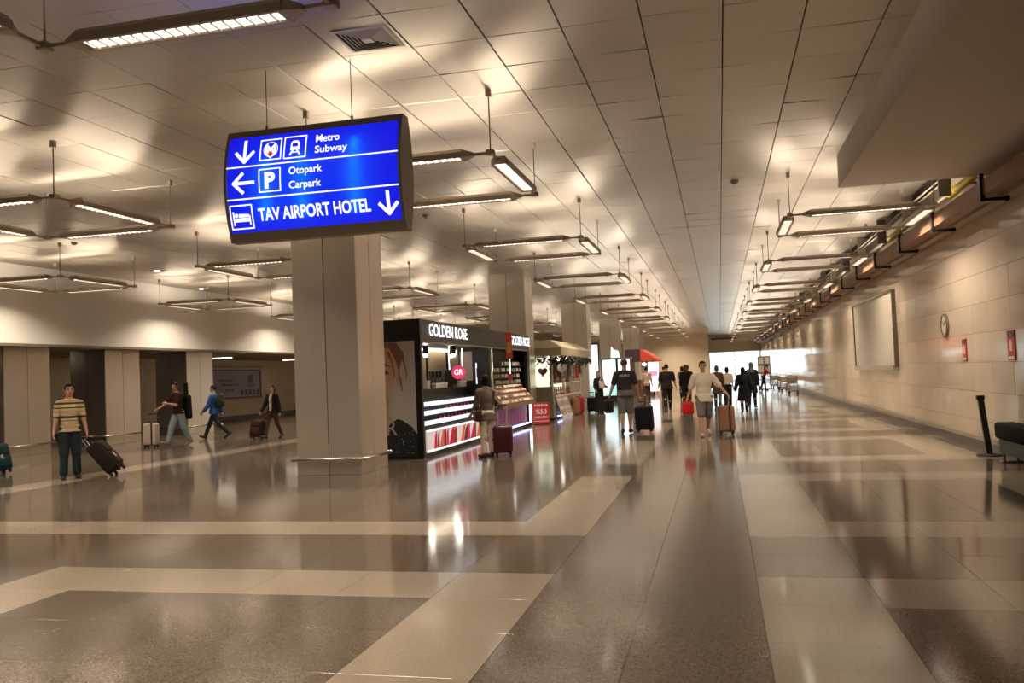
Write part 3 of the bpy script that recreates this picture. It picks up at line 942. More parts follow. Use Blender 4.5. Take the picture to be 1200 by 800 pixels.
# ------------------------------------------------------------------ people: bodies and garments grown from smooth distance fields
def surface_nets(V, org, h):
    s = V < 0
    nx, ny, nz = V.shape
    cs = np.zeros((nx - 1, ny - 1, nz - 1), int)
    for dx in (0, 1):
        for dy in (0, 1):
            for dz in (0, 1):
                cs += s[dx:nx - 1 + dx, dy:ny - 1 + dy, dz:nz - 1 + dz]
    act = (cs > 0) & (cs < 8)
    idx = -np.ones(act.shape, int)
    I = np.argwhere(act)
    idx[act] = np.arange(len(I))
    acc = np.zeros((len(I), 3))
    cnt = np.zeros(len(I))
    cor = [(0, 0, 0), (1, 0, 0), (0, 1, 0), (1, 1, 0), (0, 0, 1), (1, 0, 1), (0, 1, 1), (1, 1, 1)]
    for a in range(8):
        for b in range(a + 1, 8):
            if sum(abs(np.array(cor[a]) - cor[b])) != 1:
                continue
            va = V[I[:, 0] + cor[a][0], I[:, 1] + cor[a][1], I[:, 2] + cor[a][2]]
            vb = V[I[:, 0] + cor[b][0], I[:, 1] + cor[b][1], I[:, 2] + cor[b][2]]
            m = (va < 0) != (vb < 0)
            t = np.where(m, va / np.where(m, va - vb, 1), 0)
            p = np.array(cor[a]) + t[:, None] * (np.array(cor[b]) - cor[a])
            acc += np.where(m[:, None], p, 0)
            cnt += m
    verts = (I + acc / cnt[:, None]) * h + org
    quads = []
    for ax in range(3):
        sl0 = [slice(None)] * 3
        sl1 = [slice(None)] * 3
        sl0[ax] = slice(0, -1)
        sl1[ax] = slice(1, None)
        ch = s[tuple(sl0)] != s[tuple(sl1)]
        b1, b2 = (ax + 1) % 3, (ax + 2) % 3
        E = np.argwhere(ch)
        E = E[(E[:, b1] > 0) & (E[:, b2] > 0) & (E[:, b1] < V.shape[b1] - 1) & (E[:, b2] < V.shape[b2] - 1)]
        inside = s[tuple(sl0)][tuple(E.T)]
        def cell(o1, o2):
            c = E.copy()
            c[:, b1] += o1
            c[:, b2] += o2
            return idx[c[:, 0], c[:, 1], c[:, 2]]
        q = np.stack([cell(-1, -1), cell(0, -1), cell(0, 0), cell(-1, 0)], 1)
        q[~inside] = q[~inside][:, ::-1]
        quads.append(q)
    Q = np.concatenate(quads)
    return verts, Q[(Q >= 0).all(1)]

def field_mesh(name, prims, m, parent, vox=0.014, k=0.03, cuts=(), extra=None):
    lo, hi = np.full(3, 1e9), np.full(3, -1e9)
    for p in prims:
        l, u = p[1]
        lo, hi = np.minimum(lo, l), np.maximum(hi, u)
    lo = lo - 3 * vox
    n = np.ceil((hi + 3 * vox - lo) / vox).astype(int) + 1
    V = np.full(n, 0.3, np.float32)
    ax = [lo[i] + vox * np.arange(n[i]) for i in range(3)]
    for fn, (l, u), kk in prims:
        i0 = np.maximum(np.floor((l - 0.07 - lo) / vox).astype(int), 0)
        i1 = np.minimum(np.ceil((u + 0.07 - lo) / vox).astype(int) + 1, n)
        X = ax[0][i0[0]:i1[0]][:, None, None]
        Y = ax[1][i0[1]:i1[1]][None, :, None]
        Z = ax[2][i0[2]:i1[2]][None, None, :]
        d = fn(X, Y, Z)
        S = V[i0[0]:i1[0], i0[1]:i1[1], i0[2]:i1[2]]
        q = kk if kk is not None else k
        if q < 0:        # carve
            S[...] = np.maximum(S, -d)
        else:
            hh = np.maximum(q - np.abs(S - d), 0) / q
            S[...] = np.minimum(S, d) - hh * hh * q * 0.25
    X, Y, Z = ax[0][:, None, None], ax[1][None, :, None], ax[2][None, None, :]
    for c in cuts:
        V = np.maximum(V, c(X, Y, Z))
    vs, fs = surface_nets(V, lo, vox)
    vs, fs = vs.tolist(), fs.tolist()
    if extra is not None:
        n0 = len(vs)
        vs += [list(p) for p in extra.v]
        fs += [[i + n0 for i in f] for f in extra.f]
    me = bpy.data.meshes.new(name)
    me.from_pydata(vs, [], fs)
    me.materials.append(m)
    me.polygons.foreach_set('use_smooth', [True] * len(me.polygons))
    return link(name, me, parent)

def cap(a, b, ra, rb=None, k=None):
    a, b = np.array(a, float), np.array(b, float)
    rb = ra if rb is None else rb
    ba = b - a
    L2 = float(ba @ ba) or 1e-9
    def fn(X, Y, Z):
        t = np.clip(((X - a[0]) * ba[0] + (Y - a[1]) * ba[1] + (Z - a[2]) * ba[2]) / L2, 0, 1)
        return np.sqrt((X - a[0] - t * ba[0]) ** 2 + (Y - a[1] - t * ba[1]) ** 2 + (Z - a[2] - t * ba[2]) ** 2) - (ra + (rb - ra) * t)
    r = max(ra, rb)
    return (fn, (np.minimum(a, b) - r, np.maximum(a, b) + r), k)

def ell(c, r, R=None, k=None):
    c, r = np.array(c, float), np.array(r, float)
    R = np.eye(3) if R is None else np.array(R)
    def fn(X, Y, Z):
        dx, dy, dz = X - c[0], Y - c[1], Z - c[2]
        p = [dx * R[0, i] + dy * R[1, i] + dz * R[2, i] for i in range(3)]
        k0 = np.sqrt(sum((p[i] / r[i]) ** 2 for i in range(3)))
        k1 = np.sqrt(sum((p[i] / r[i] ** 2) ** 2 for i in range(3)))
        return k0 * (k0 - 1) / np.maximum(k1, 1e-6)
    e = np.abs(R) @ r
    return (fn, (c - e, c + e), k)

def skirt(c0, c1, r0, r1, k=None):
    """elliptic cone from c0 (top) to c1 (bottom); r = (rx, ry)"""
    c0, c1 = np.array(c0, float), np.array(c1, float)
    def fn(X, Y, Z):
        t = np.clip((Z - c0[2]) / (c1[2] - c0[2]), 0, 1)
        rx, ry = r0[0] + (r1[0] - r0[0]) * t, r0[1] + (r1[1] - r0[1]) * t
        x, y = X - c0[0] - (c1[0] - c0[0]) * t, Y - c0[1] - (c1[1] - c0[1]) * t
        d = (np.sqrt((x / rx) ** 2 + (y / ry) ** 2) - 1) * np.minimum(rx, ry)
        return np.maximum(d, np.maximum(Z - c0[2], c1[2] - Z))
    R = max(r0 + r1)
    lo = np.minimum(c0, c1) - [R, R, 0]
    hi = np.maximum(c0, c1) + [R, R, 0]
    return (fn, (lo, hi), k)

def rotx(a):
    c, s = math.cos(a), math.sin(a)
    return np.array([[1, 0, 0], [0, c, -s], [0, s, c]])
def rotz3(a):
    c, s = math.cos(a), math.sin(a)
    return np.array([[c, -s, 0], [s, c, 0], [0, 0, 1]])

SKIN = mat('skin', (0.46, 0.26, 0.17), 0.55)
EYE_D = mat('eye_dark', (0.02, 0.012, 0.01), 0.25)
LIP = mat('lip', (0.36, 0.13, 0.10), 0.5)

def person(label, loc, face, H=1.75, legs=((0, 0), (0, 0)), arms=((0, 6, 8), (0, 6, 8)), lean=0, turn=0, nod=0,
           top=None, bottom=None, shoes=(0.02, 0.018, 0.018), hair=((0.02, 0.015, 0.012), 'short'), dress=None, vox=0.014, female=False, build=1.0, spread=0.0, extras=None, look_cam=True, group=None, jacket=None):
    """legs, arms: (x-negative side, x-positive side); leg = (thigh swing, knee bend), arm = (swing, abduction, elbow) in degrees; local -y is forward"""
    x, y = loc
    rz = (math.atan2(-x, y) if look_cam else 0) + math.radians(face)
    P = thing('person', label, 'person', (x, y, 0), rz, group)
    s = H / 1.75
    D = math.radians
    bw = build * (0.92 if female else 1.0)
    # skeleton, hip centre at the origin first
    J = {}
    soles = []
    for i, sx in enumerate((-1, 1)):
        th, kn = D(legs[i][0]), D(legs[i][1])
        hip = np.array([sx * 0.088 * s, 0, 0])
        sp_ = sx * D(spread)
        knee = hip + 0.43 * s * np.array([math.sin(sp_), -math.sin(th), -math.cos(th)])
        sh = th - kn
        ank = knee + 0.41 * s * np.array([math.sin(sp_), -math.sin(sh), -math.cos(sh)])
        pitch = legs[i][2] if len(legs[i]) > 2 else max(-50.0, min(20.0, (legs[i][0] - legs[i][1]) * 0.8)) if abs(legs[i][0] - legs[i][1]) > 12 else 0.0
        pa = D(pitch)       # positive lifts the toes
        fdir = np.array([sx * 0.12, -math.cos(pa), math.sin(pa)])
        fup = np.array([0, -math.sin(pa) * -1, math.cos(pa)])
        heel = ank - fup * 0.055 * s - fdir * 0.04 * s
        toe = heel + fdir * 0.20 * s
        J['hip', i], J['knee', i], J['ank', i], J['heel', i], J['toe', i] = hip, knee, ank, heel, toe
        soles += [heel[2] - 0.036 * s, toe[2] - 0.03 * s]
    off = np.array([0, 0, -min(soles)])
    for kx in list(J):
        J[kx] = J[kx] + off
    pel = off.copy()
    RL = rotx(D(lean))
    def T(v):
        return pel + RL @ (np.array(v) * s)
    arms_j = {}
    for i, sx in enumerate((-1, 1)):
        sw, ab, el = [D(a) for a in arms[i][:3]]
        shd = T((sx * 0.182 * bw, 0.0, 0.475))
        d1 = np.array([sx * math.sin(ab), -math.sin(sw) * math.cos(ab), -math.cos(sw) * math.cos(ab)])
        elb = shd + 0.29 * s * d1
        a2 = sw + el
        inn = arms[i][3] if len(arms[i]) > 3 else 0.0
        ab2 = ab - D(inn)
        d2 = np.array([sx * math.sin(ab2), -math.sin(a2) * math.cos(ab2), -math.cos(a2) * math.cos(ab2)])
        wr = elb + 0.245 * s * d2
        arms_j[i] = (shd, elb, wr, d2)
    neck0, neck1 = T((0, 0.005, 0.52)), T((0, -0.012, 0.635))
    RH = RL @ rotz3(D(turn)) @ rotx(D(nod) - D(lean) * 0.6)
    hc = T((0, -0.02, 0.728))
    def Hd(v):
        return hc + RH @ (np.array(v) * s)
    # body
    B = []
    B += [ell(T((0, 0, 0.36)), (0.155 * bw * s, 0.105 * build * s, 0.19 * s), RL), ell(T((0, 0, 0.16)), (0.13 * bw * s, 0.095 * build * s, 0.16 * s), RL), ell(T((0, 0.01, 0.01)), (0.155 * bw * s, 0.108 * build * s, 0.12 * s), RL)]
    B += [cap(T((-0.15 * bw, 0, 0.485)), T((0, 0, 0.53)), 0.056 * s), cap(T((0.15 * bw, 0, 0.485)), T((0, 0, 0.53)), 0.056 * s), cap(neck0, neck1, 0.058 * s, 0.05 * s)]
    B += [ell(Hd((0, 0.012, 0.03)), (0.074 * s, 0.094 * s, 0.088 * s), RH), ell(Hd((0, -0.025, -0.045)), (0.056 * s, 0.064 * s, 0.07 * s), RH)]
    B += [cap(Hd((0, -0.082, 0.012)), Hd((0, -0.104, -0.022)), 0.010 * s, 0.015 * s, 0.012), cap(Hd((-0.074, 0.01, -0.02)), Hd((-0.078, 0.012, 0.018)), 0.013 * s, 0.016 * s, 0.01), cap(Hd((0.074, 0.01, -0.02)), Hd((0.078, 0.012, 0.018)), 0.013 * s, 0.016 * s, 0.01)]
    fing = MB()
    for i, sx in enumerate((-1, 1)):
        hip, knee, ank, heel, toe = (J[n, i] for n in ('hip', 'knee', 'ank', 'heel', 'toe'))
        B += [cap(hip, knee, 0.083 * build * s, 0.055 * s), cap(knee, ank, 0.054 * s, 0.036 * s), ell(knee + (ank - knee) * 0.3 + np.array([0, 0.018 * s, 0]), (0.047 * s, 0.05 * s, 0.11 * s)), cap(heel, toe, 0.034 * s, 0.026 * s)]
        shd, elb, wr, d2 = arms_j[i]
        B += [cap(shd, elb, 0.052 * build * s, 0.041 * s), cap(elb, wr, 0.040 * s, 0.027 * s)]
        side = np.cross(d2, [sx, 0, 0])
        side = side / (np.linalg.norm(side) or 1)
        nrm = np.cross(side, d2)
        palm = wr + d2 * 0.045 * s
        Rp = np.stack([nrm, side, d2], 1)
        B.append(ell(palm, (0.017 * s, 0.040 * s, 0.055 * s), Rp, 0.02))
        inward = nrm * (1 if nrm[0] * sx < 0 else -1)
        for f_, (o, L) in enumerate(((-0.028, 0.058), (-0.010, 0.072), (0.010, 0.078), (0.028, 0.068))):
            r0 = palm + d2 * 0.035 * s + side * o * s
            m1 = r0 + d2 * L * 0.55 * s + inward * 0.012 * s
            e1 = m1 + (d2 * 0.55 + inward * 0.8) * L * 0.45 * s
            fing.tube([r0, m1, e1], 0.0095 * s, 6, 0, 0.007 * s)
        r0 = palm + side * 0.03 * s - d2 * 0.01 * s
        m1 = r0 + (side * 0.6 + d2 * 0.7 + inward * 0.3) * 0.04 * s
        fing.tube([r0, m1, m1 + (d2 * 0.85 + inward * 0.4) * 0.03 * s], 0.0115 * s, 6, 0, 0.0085 * s)
    field_mesh('body', B, SKIN, P, vox, 0.035 * s, (), fing)
    # face
    fc = MB()
    for sx in (-1, 1):
        fc.ball(Hd((sx * 0.03, -0.078, 0.012)), 0.011 * s, 8, 5)
    fc.build('eyes', EYE_D, P, True)
    mo = MB()
    mo.tube([Hd((-0.022, -0.080, -0.058)), Hd((0, -0.087, -0.056)), Hd((0.022, -0.080, -0.058))], 0.0065 * s, 6)
    mo.build('mouth', LIP, P, True)
    brow = MB()
    for sx in (-1, 1):
        brow.tube([Hd((sx * 0.014, -0.084, 0.034)), Hd((sx * 0.045, -0.074, 0.036))], 0.006 * s, 5)
    hm = mat('hair_%d_%d_%d' % tuple(int(c * 999) for c in hair[0]), hair[0], 0.75, noise=0.15, nscale=40, spec=0.12)
    brow.build('eyebrows', hm, P)
    # hair
    hp = [ell(Hd((0, 0.016, 0.036)), (0.083 * s, 0.100 * s, 0.092 * s), RH)]
    st = hair[1]
    cutv = None
    iH = RH.T
    def face_cut(X, Y, Z):      # remove what lies in front of and below the hairline
        p = [(X - hc[0]) * RH[0, i] + (Y - hc[1]) * RH[1, i] + (Z - hc[2]) * RH[2, i] for i in range(3)]
        front = (p[1] + 0.035 * s)            # < 0 : front half
        low = (p[2] - 0.062 * s)              # < 0 : below hairline
        d1 = np.maximum(front, low)
        back_low = np.maximum(-(p[2] + (0.03 if st == 'short' else 0.3) * s), -1)
        return np.maximum(-d1, back_low)
    if st == 'long':
        hp += [cap(Hd((0, 0.055, 0.0)), Hd((0, 0.075, -0.20)), 0.062 * s, 0.05 * s), cap(Hd((0.05, 0.02, -0.02)), Hd((0.06, 0.04, -0.17)), 0.03 * s), cap(Hd((-0.05, 0.02, -0.02)), Hd((-0.06, 0.04, -0.17)), 0.03 * s)]
    if st == 'ponytail':
        hp += [cap(Hd((0, 0.09, 0.05)), Hd((0, 0.14, -0.02)), 0.03 * s), cap(Hd((0, 0.14, -0.02)), Hd((0, 0.12, -0.18)), 0.03 * s, 0.018 * s)]
    if st == 'bun':
        hp += [ell(Hd((0, 0.075, 0.11)), (0.045 * s,) * 3)]
    if st == 'bob':
        hp += [cap(Hd((0, 0.05, 0.0)), Hd((0, 0.05, -0.08)), 0.07 * s, 0.06 * s), cap(Hd((0.06, 0.0, 0)), Hd((0.06, 0.01, -0.09)), 0.03 * s), cap(Hd((-0.06, 0.0, 0)), Hd((-0.06, 0.01, -0.09)), 0.03 * s)]
    if st == 'scarf':
        hp += [ell(Hd((0, 0.012, 0.0)), (0.092 * s, 0.108 * s, 0.135 * s), RH), cap(Hd((0, 0.0, -0.09)), T((0, 0, 0.52)), 0.085 * s, 0.11 * s), ell(T((0, 0, 0.47)), (0.19 * s, 0.125 * s, 0.08 * s))]
        def face_cut(X, Y, Z):
            p = [(X - hc[0]) * RH[0, i] + (Y - hc[1]) * RH[1, i] + (Z - hc[2]) * RH[2, i] for i in range(3)]
            q = np.sqrt((p[0] / (0.062 * s)) ** 2 + ((p[1] + 0.11 * s) / (0.09 * s)) ** 2 + (p[2] / (0.088 * s)) ** 2)
            return (1 - q) * 0.06 * s
    field_mesh('head_scarf' if st == 'scarf' else 'hair', hp, hm, P, min(vox, 0.012), 0.02 * s, (face_cut,))
    # top
    def along(a, b, c, t):
        return a + (b - a) * min(t, 1), (b + (c - b) * (t - 1) if t > 1 else None)
    def upper(name, m, sleeve, hem, infl, open_front=False, neck=0.572):
        g = infl
        pr = [ell(T((0, 0, 0.35)), ((0.155 * bw + g) * s, (0.105 * build + g) * s, (0.20 + g) * s), RL), ell(T((0, -0.004, 0.15)), ((0.135 * bw + g) * s, (0.102 * build + g) * s, (0.18 + g) * s), RL),
              ell(T((0, 0.0, 0.0)), ((0.16 * bw + g) * s, (0.115 * build + g) * s, (0.14 + g) * s), RL), cap(T((-0.155 * bw, 0, 0.48)), T((0, 0, 0.525)), (0.056 + g) * s), cap(T((0.155 * bw, 0, 0.48)), T((0, 0, 0.525)), (0.056 + g) * s), cap(T((0, 0.005, 0.5)), T((0, 0, 0.56)), (0.062 + g * 0.5) * s)]
        if -0.1 <= hem < 0:
            pr.append(skirt(T((0, 0, 0.08)), T((0, 0, hem - 0.02)), ((0.158 * bw + g) * s, (0.112 * build + g) * s), ((0.186 * build + g) * s, (0.128 * build + g) * s)))
        if hem < -0.1:
            pr.append(skirt(T((0, 0, 0.02)), T((0, 0, hem)), ((0.165 * bw + g) * s, (0.118 + g) * s), ((0.20 * build + g) * s, (0.145 + g) * s)))
        if sleeve > 0:
            for i in (0, 1):
                shd, elb, wr, d2 = arms_j[i]
                e1, e2 = along(shd, elb, wr, sleeve)
                pr.append(cap(shd, e1, (0.056 * build + g) * s, (0.046 + g) * s))
                if e2 is not None:
                    pr.append(cap(elb, e2, (0.044 + g) * s, (0.034 + g) * s))
        cuts = [lambda X, Y, Z: T((0, 0, hem))[2] - Z, lambda X, Y, Z: ((X - pel[0]) * RL[0, 2] + (Y - pel[1]) * RL[1, 2] + (Z - pel[2]) * RL[2, 2]) - neck * s]
        if sleeve > 0:      # sleeves may hang below the hem
            hz = T((0, 0, hem))[2]
            lim = [cap(*arms_j[i][:2], 0.06 * s) for i in (0, 1)] + [cap(*arms_j[i][1:3], 0.05 * s) for i in (0, 1)]
            cuts[0] = lambda X, Y, Z: np.minimum(hz - Z, np.minimum(np.minimum(lim[0][0](X, Y, Z), lim[1][0](X, Y, Z)), np.minimum(lim[2][0](X, Y, Z), lim[3][0](X, Y, Z))) - 0.035 * s)
        if open_front:
            ps = lambda X, Y, Z: np.maximum(0.055 * s - 0.0 * Z - np.abs(X - pel[0]) - 0.0, Y - pel[1] + 0.03)
            cuts.append(lambda X, Y, Z: np.minimum(0.055 * s - np.abs(X - pel[0]), -(Y - pel[1]) - 0.05 * s + 0.0 * Z))
        return field_mesh(name, pr, m, P, vox, 0.014 * s, cuts)
    if top:
        upper(top.get('name', 'shirt'), top['m'], top.get('sleeve', 0.75), top.get('hem', -0.05), top.get('infl', 0.014))
    if jacket:
        upper('jacket', jacket['m'], jacket.get('sleeve', 1.9), jacket.get('hem', -0.08), jacket.get('infl', 0.024), jacket.get('open', True), 0.585)
    if bottom:
        g = bottom.get('infl', 0.014)
        ln = bottom.get('len', 1.92)
        pr = [ell(T((0, 0.01, 0.01)), ((0.155 * bw + g) * s, (0.112 * build + g) * s, (0.125 + g) * s), RL)]
        for i in (0, 1):
            hip, knee, ank = J['hip', i], J['knee', i], J['ank', i]
            e1, e2 = along(hip, knee, ank, ln)
            tl = min(ln, 1)
            pr.append(cap(hip, e1, (0.085 * build + g) * s, (0.085 * build + (0.060 - 0.085 * build) * tl + g + bottom.get('flare', 0)) * s))
            if e2 is not None:
                pr.append(cap(knee, e2, (0.058 + g) * s, (0.045 + g + bottom.get('flare', 0)) * s))
        wz = T((0, 0, 0.10))[2]
        field_mesh(bottom.get('name', 'trousers'), pr, bottom['m'], P, vox, 0.03 * s, (lambda X, Y, Z: Z - wz,))
    if dress:
        a, b2 = dress['top'], dress['hem']
        r0, r1 = dress.get('r0', (0.165, 0.12)), dress.get('r1', (0.25, 0.2))
        ctr = (np.array(J['ank', 0]) + J['ank', 1]) / 2
        bot = np.array([ctr[0] * 0.6, ctr[1] * 0.6, b2 * s])
        field_mesh(dress.get('name', 'skirt'), [skirt(T((0, 0, a)), bot, tuple(q * s for q in r0), tuple(q * s for q in r1))], dress['m'], P, vox, 0.02)
    for i in (0, 1):
        heel, toe = J['heel', i], J['toe', i]
        fm = mat('shoe_%d_%d_%d' % tuple(int(c * 999) for c in shoes), shoes, 0.45)
        zmin = min(heel[2], toe[2]) - 0.038 * s
        field_mesh('shoe', [cap(heel, toe, 0.043 * s, 0.036 * s), cap(heel + np.array([0, 0.0, 0.03 * s]), heel + (toe - heel) * 0.3 + np.array([0, 0, 0.02 * s]), 0.042 * s), cap(toe, toe + (toe - heel) * 0.12, 0.036 * s, 0.03 * s)], fm, P, 0.011, 0.02)
    P['hand_points'] = ''
    del P['hand_points']
    P_info = {'hands': [arms_j[i][2] + arms_j[i][3] * 0.075 * s for i in (0, 1)], 'T': T, 'rz': rz, 'loc': (x, y), 'obj': P}
    return P_info

def world_pt(info, p):
    c, s = math.cos(info['rz']), math.sin(info['rz'])
    return (info['loc'][0] + p[0] * c - p[1] * s, info['loc'][1] + p[0] * s + p[1] * c, p[2])

def cloth(name, col, rough=0.85, noise=0.06):
    return mat('cloth_' + name, col, rough, noise=noise, nscale=30, spec=0.2)

# ------------------------------------------------------------------ rolling suitcases
def suitcase(label, loc, face, w=0.42, d=0.26, h=0.62, tilt=0.0, col=(0.02, 0.02, 0.02), style='soft', handle=0.35, band=None, look_cam=True, grip=(0.03, 0.03, 0.03), logo=False, group=None):
    """local -y is the front; tilt leans the case back over the rear wheels (degrees)"""
    x, y = loc
    rz = (math.atan2(-x, y) if look_cam else 0) + math.radians(face)
    S = thing('suitcase', label, 'suitcase', (x, y, 0), rz, group)
    R = Matrix.Rotation(math.radians(tilt), 4, 'X')
    m = mat('case_%d_%d_%d_%s' % (*[int(c * 999) for c in col], style), col, 0.32 if style == 'hard' else 0.75, noise=0.05, nscale=25, spec=0.4 if style == 'hard' else 0.15)
    gm = mat('grip_%d_%d_%d' % tuple(int(c * 999) for c in grip), grip, 0.4)
    wz = 0.07
    parts = []
    parts.append(MB().rbox(-w / 2, w / 2, -d / 2, d / 2, wz, wz + h, min(0.05, d * 0.25)).build('shell', m, S, True))
    if style == 'hard':
        n = 5
        for i in range(n):
            xx = -w / 2 + w * (i + 0.7) / (n + 0.4)
            parts.append(MB().rbox(xx - 0.018, xx + 0.018, -d / 2 - 0.008, -d / 2 + 0.01, wz + 0.07, wz + h - 0.07, 0.006).build('rib', m, S))
    else:
        parts.append(MB().rbox(-w * 0.40, w * 0.40, -d / 2 - 0.035, -d / 2 + 0.02, wz + h * 0.10, wz + h * 0.52, 0.015).build('front_pocket', m, S, True))
        parts.append(MB().rbox(-w * 0.40, w * 0.40, -d / 2 - 0.025, -d / 2 + 0.02, wz + h * 0.57, wz + h * 0.88, 0.012).build('front_pocket', m, S, True))
    if logo:
        mb = MB()
        for a, b2 in (((-0.09, 0.24), (-0.02, 0.30)), ((-0.05, 0.20), (-0.05, 0.31)), ((-0.1, 0.29), (-0.0, 0.22))):
            mb.tube([(a[0], -d / 2 - 0.038, wz + a[1]), (b2[0], -d / 2 - 0.038, wz + b2[1])], 0.008, 5)
        parts.append(mb.build('emblem', M_WHT, S))
    if band:
        parts.append(MB().rbox(w * 0.12, w * 0.25, -d / 2 - 0.012, d / 2 + 0.012, wz - 0.008, wz + h + 0.008, 0.01).build('strap', mat('strap_%d' % int(band[0] * 999), band, 0.6), S))
    for sx in (-1, 1):
        for sy in (-1, 1):
            parts.append(MB().tube([(sx * (w / 2 - 0.06) - 0.015, sy * (d / 2 - 0.05), 0.03), (sx * (w / 2 - 0.06) + 0.015, sy * (d / 2 - 0.05), 0.03)], 0.03, 10).build('wheel', M_BLACKM, S))
            parts.append(MB().box(sx * (w / 2 - 0.06) - 0.025, sx * (w / 2 - 0.06) + 0.025, sy * (d / 2 - 0.05) - 0.02, sy * (d / 2 - 0.05) + 0.02, 0.035, wz + 0.01).build('wheel_fork', M_BLACKM, S))
    if handle > 0:
        yy = d / 2 - 0.04
        mb = MB()
        for sx in (-1, 1):
            mb.tube([(sx * w * 0.24, yy, wz + h - 0.03), (sx * w * 0.24, yy, wz + h + handle)], 0.009, 6)
        hd = mb.build('pull_rods', M_RAIL, S)
        g = MB().rbox(-w * 0.27, w * 0.27, yy - 0.018, yy + 0.018, wz + h + handle - 0.015, wz + h + handle + 0.02, 0.01).build('pull_grip', gm, S)
        parts += [hd, g]
    parts.append(MB().tube([(-0.09, 0, wz + h - 0.01), (-0.07, 0, wz + h + 0.03), (0.07, 0, wz + h + 0.03), (0.09, 0, wz + h - 0.01)], 0.012, 6).build('carry_handle', gm, S))
    if tilt:
        piv = Matrix.Translation((0, d / 2, 0))
        lowest = 1e9
        M4 = piv @ Matrix.Rotation(-math.radians(tilt), 4, 'X') @ piv.inverted()
        for o in parts:
            o.data.transform(M4)
            lowest = min(lowest, min(v.co.z for v in o.data.vertices))
        for o in parts:
            o.data.transform(Matrix.Translation((0, 0, -lowest)))
    return S

def backpack(name, label, info, center, size, col, rot=(0, 0, 0), cat='bag', long_neck=False, straps=True):
    """bag worn or held by a person; centre in the person's own axes"""
    wp = world_pt(info, center)
    S = thing(name, label, cat, wp, info['rz'])
    w, d, h = size
    m = cloth('bag_%d_%d_%d' % tuple(int(c * 999) for c in col), col, 0.7)
    MB().rbox(-w / 2, w / 2, -d / 2, d / 2, -h / 2, h / 2, min(size) * 0.35).build('bag_body', m, S, True)
    if long_neck:
        MB().rbox(-0.075, 0.075, -0.05, 0.05, h / 2 - 0.03, h / 2 + 0.36, 0.035).build('bag_neck', m, S, True)
    else:
        MB().rbox(-w * 0.36, w * 0.36, d / 2 - 0.02, d / 2 + 0.05, -h * 0.40, h * 0.05, 0.03).build('bag_pocket', m, S, True)
    if straps:
        for sx in (-1, 1):
            MB().tube([(sx * w * 0.28, -d / 2, h * 0.40), (sx * w * 0.30, -d / 2 - 0.14, h * 0.46), (sx * w * 0.36, -d / 2 - 0.19, h * 0.15), (sx * w * 0.3, -d / 2 - 0.02, -h * 0.35)], 0.016, 6).build('strap', m, S)
    S.rotation_euler = (rot[0], rot[1], info['rz'] + rot[2])
    return S

def handbag(label, at, size, col, rz=0.0, strap_to=None, name='handbag', cat='bag'):
    S = thing(name, label, cat, at, rz)
    w, d, h = size
    m = cloth('hbag_%d_%d_%d' % tuple(int(c * 999) for c in col), col, 0.6)
    MB().rbox(-w / 2, w / 2, -d / 2, d / 2, -h, 0, min(size) * 0.3).build('bag_body', m, S, True)
    hh = strap_to or 0.12
    MB().tube([(-w * 0.35, 0, -0.01), (-w * 0.22, 0, hh * 0.8), (0, 0, hh), (w * 0.22, 0, hh * 0.8), (w * 0.35, 0, -0.01)], 0.012, 6).build('handle', m, S)
    MB().box(-w * 0.42, w * 0.42, -d / 2 - 0.004, d / 2 + 0.004, -0.035, -0.02).build('zip', M_STEEL_D, S)
    return S

# ------------------------------------------------------------------ cosmetics kiosk
KX, KY0, KY1, KH = -6.0, 16.9, 27.4, 2.9
kio = thing('cosmetics_kiosk', 'black cosmetics kiosk with white lit lettering behind the nearest pillar', 'kiosk', (KX, KY0, 0))
M_KBLK = mat('kiosk_black', (0.010, 0.009, 0.009), 0.35, spec=0.3)
M_KGREY = mat('kiosk_fascia', (0.032, 0.028, 0.025), 0.45, spec=0.3)
M_TEXT = emat('kiosk_letters', (0.95, 0.97, 1.0), 1.8)
M_SHELFW = emat('shelf_glow', (0.95, 0.97, 1.0), 1.1)
M_TUBE = emat('neon_white', (0.9, 0.95, 1.0), 5.0)
KL = KY1 - KY0
def kfr(u, v, w):           # u along the front, v up, w out of the front
    return (w, u, v)
MB().box(-1.7, 0.0, 0.0, KL, 0, 0.09).build('plinth', M_KBLK, kio)
MB().box(-2.4, 0.0, 0.0, 0.10, 0.09, KH).build('end_wall', M_KBLK, kio)
MB().box(-2.4, 0.0, KL - 0.10, KL, 0.09, KH).build('end_wall', M_KBLK, kio)
MB().box(-0.30, 0.0, 0.10, KL - 0.1, 2.43, KH).build('fascia', M_KGREY, kio)
MB().box(-1.7, -0.30, 0.10, KL - 0.1, 2.44, 2.52).build('canopy', M_KBLK, kio)
MB().box(-1.7, -1.62, 0.10, KL - 0.1, 0.09, KH).build('rear_wall', M_KBLK, kio)
MB().box(-0.02, 0.012, 0.10, KL - 0.1, 2.40, 2.44).build('fascia_trim', M_STEEL_D, kio)
for u0, w, b in ((0.55, 2.85, 0.02), (7.95, 2.6, 0.02)):
    put_text('lettering', 'GOLDEN ROSE', lambda u, v, ww, u0=u0: kfr(u0 + u, 2.56 + v, 0.02), w, 0.27, M_TEXT, kio, 0.012)
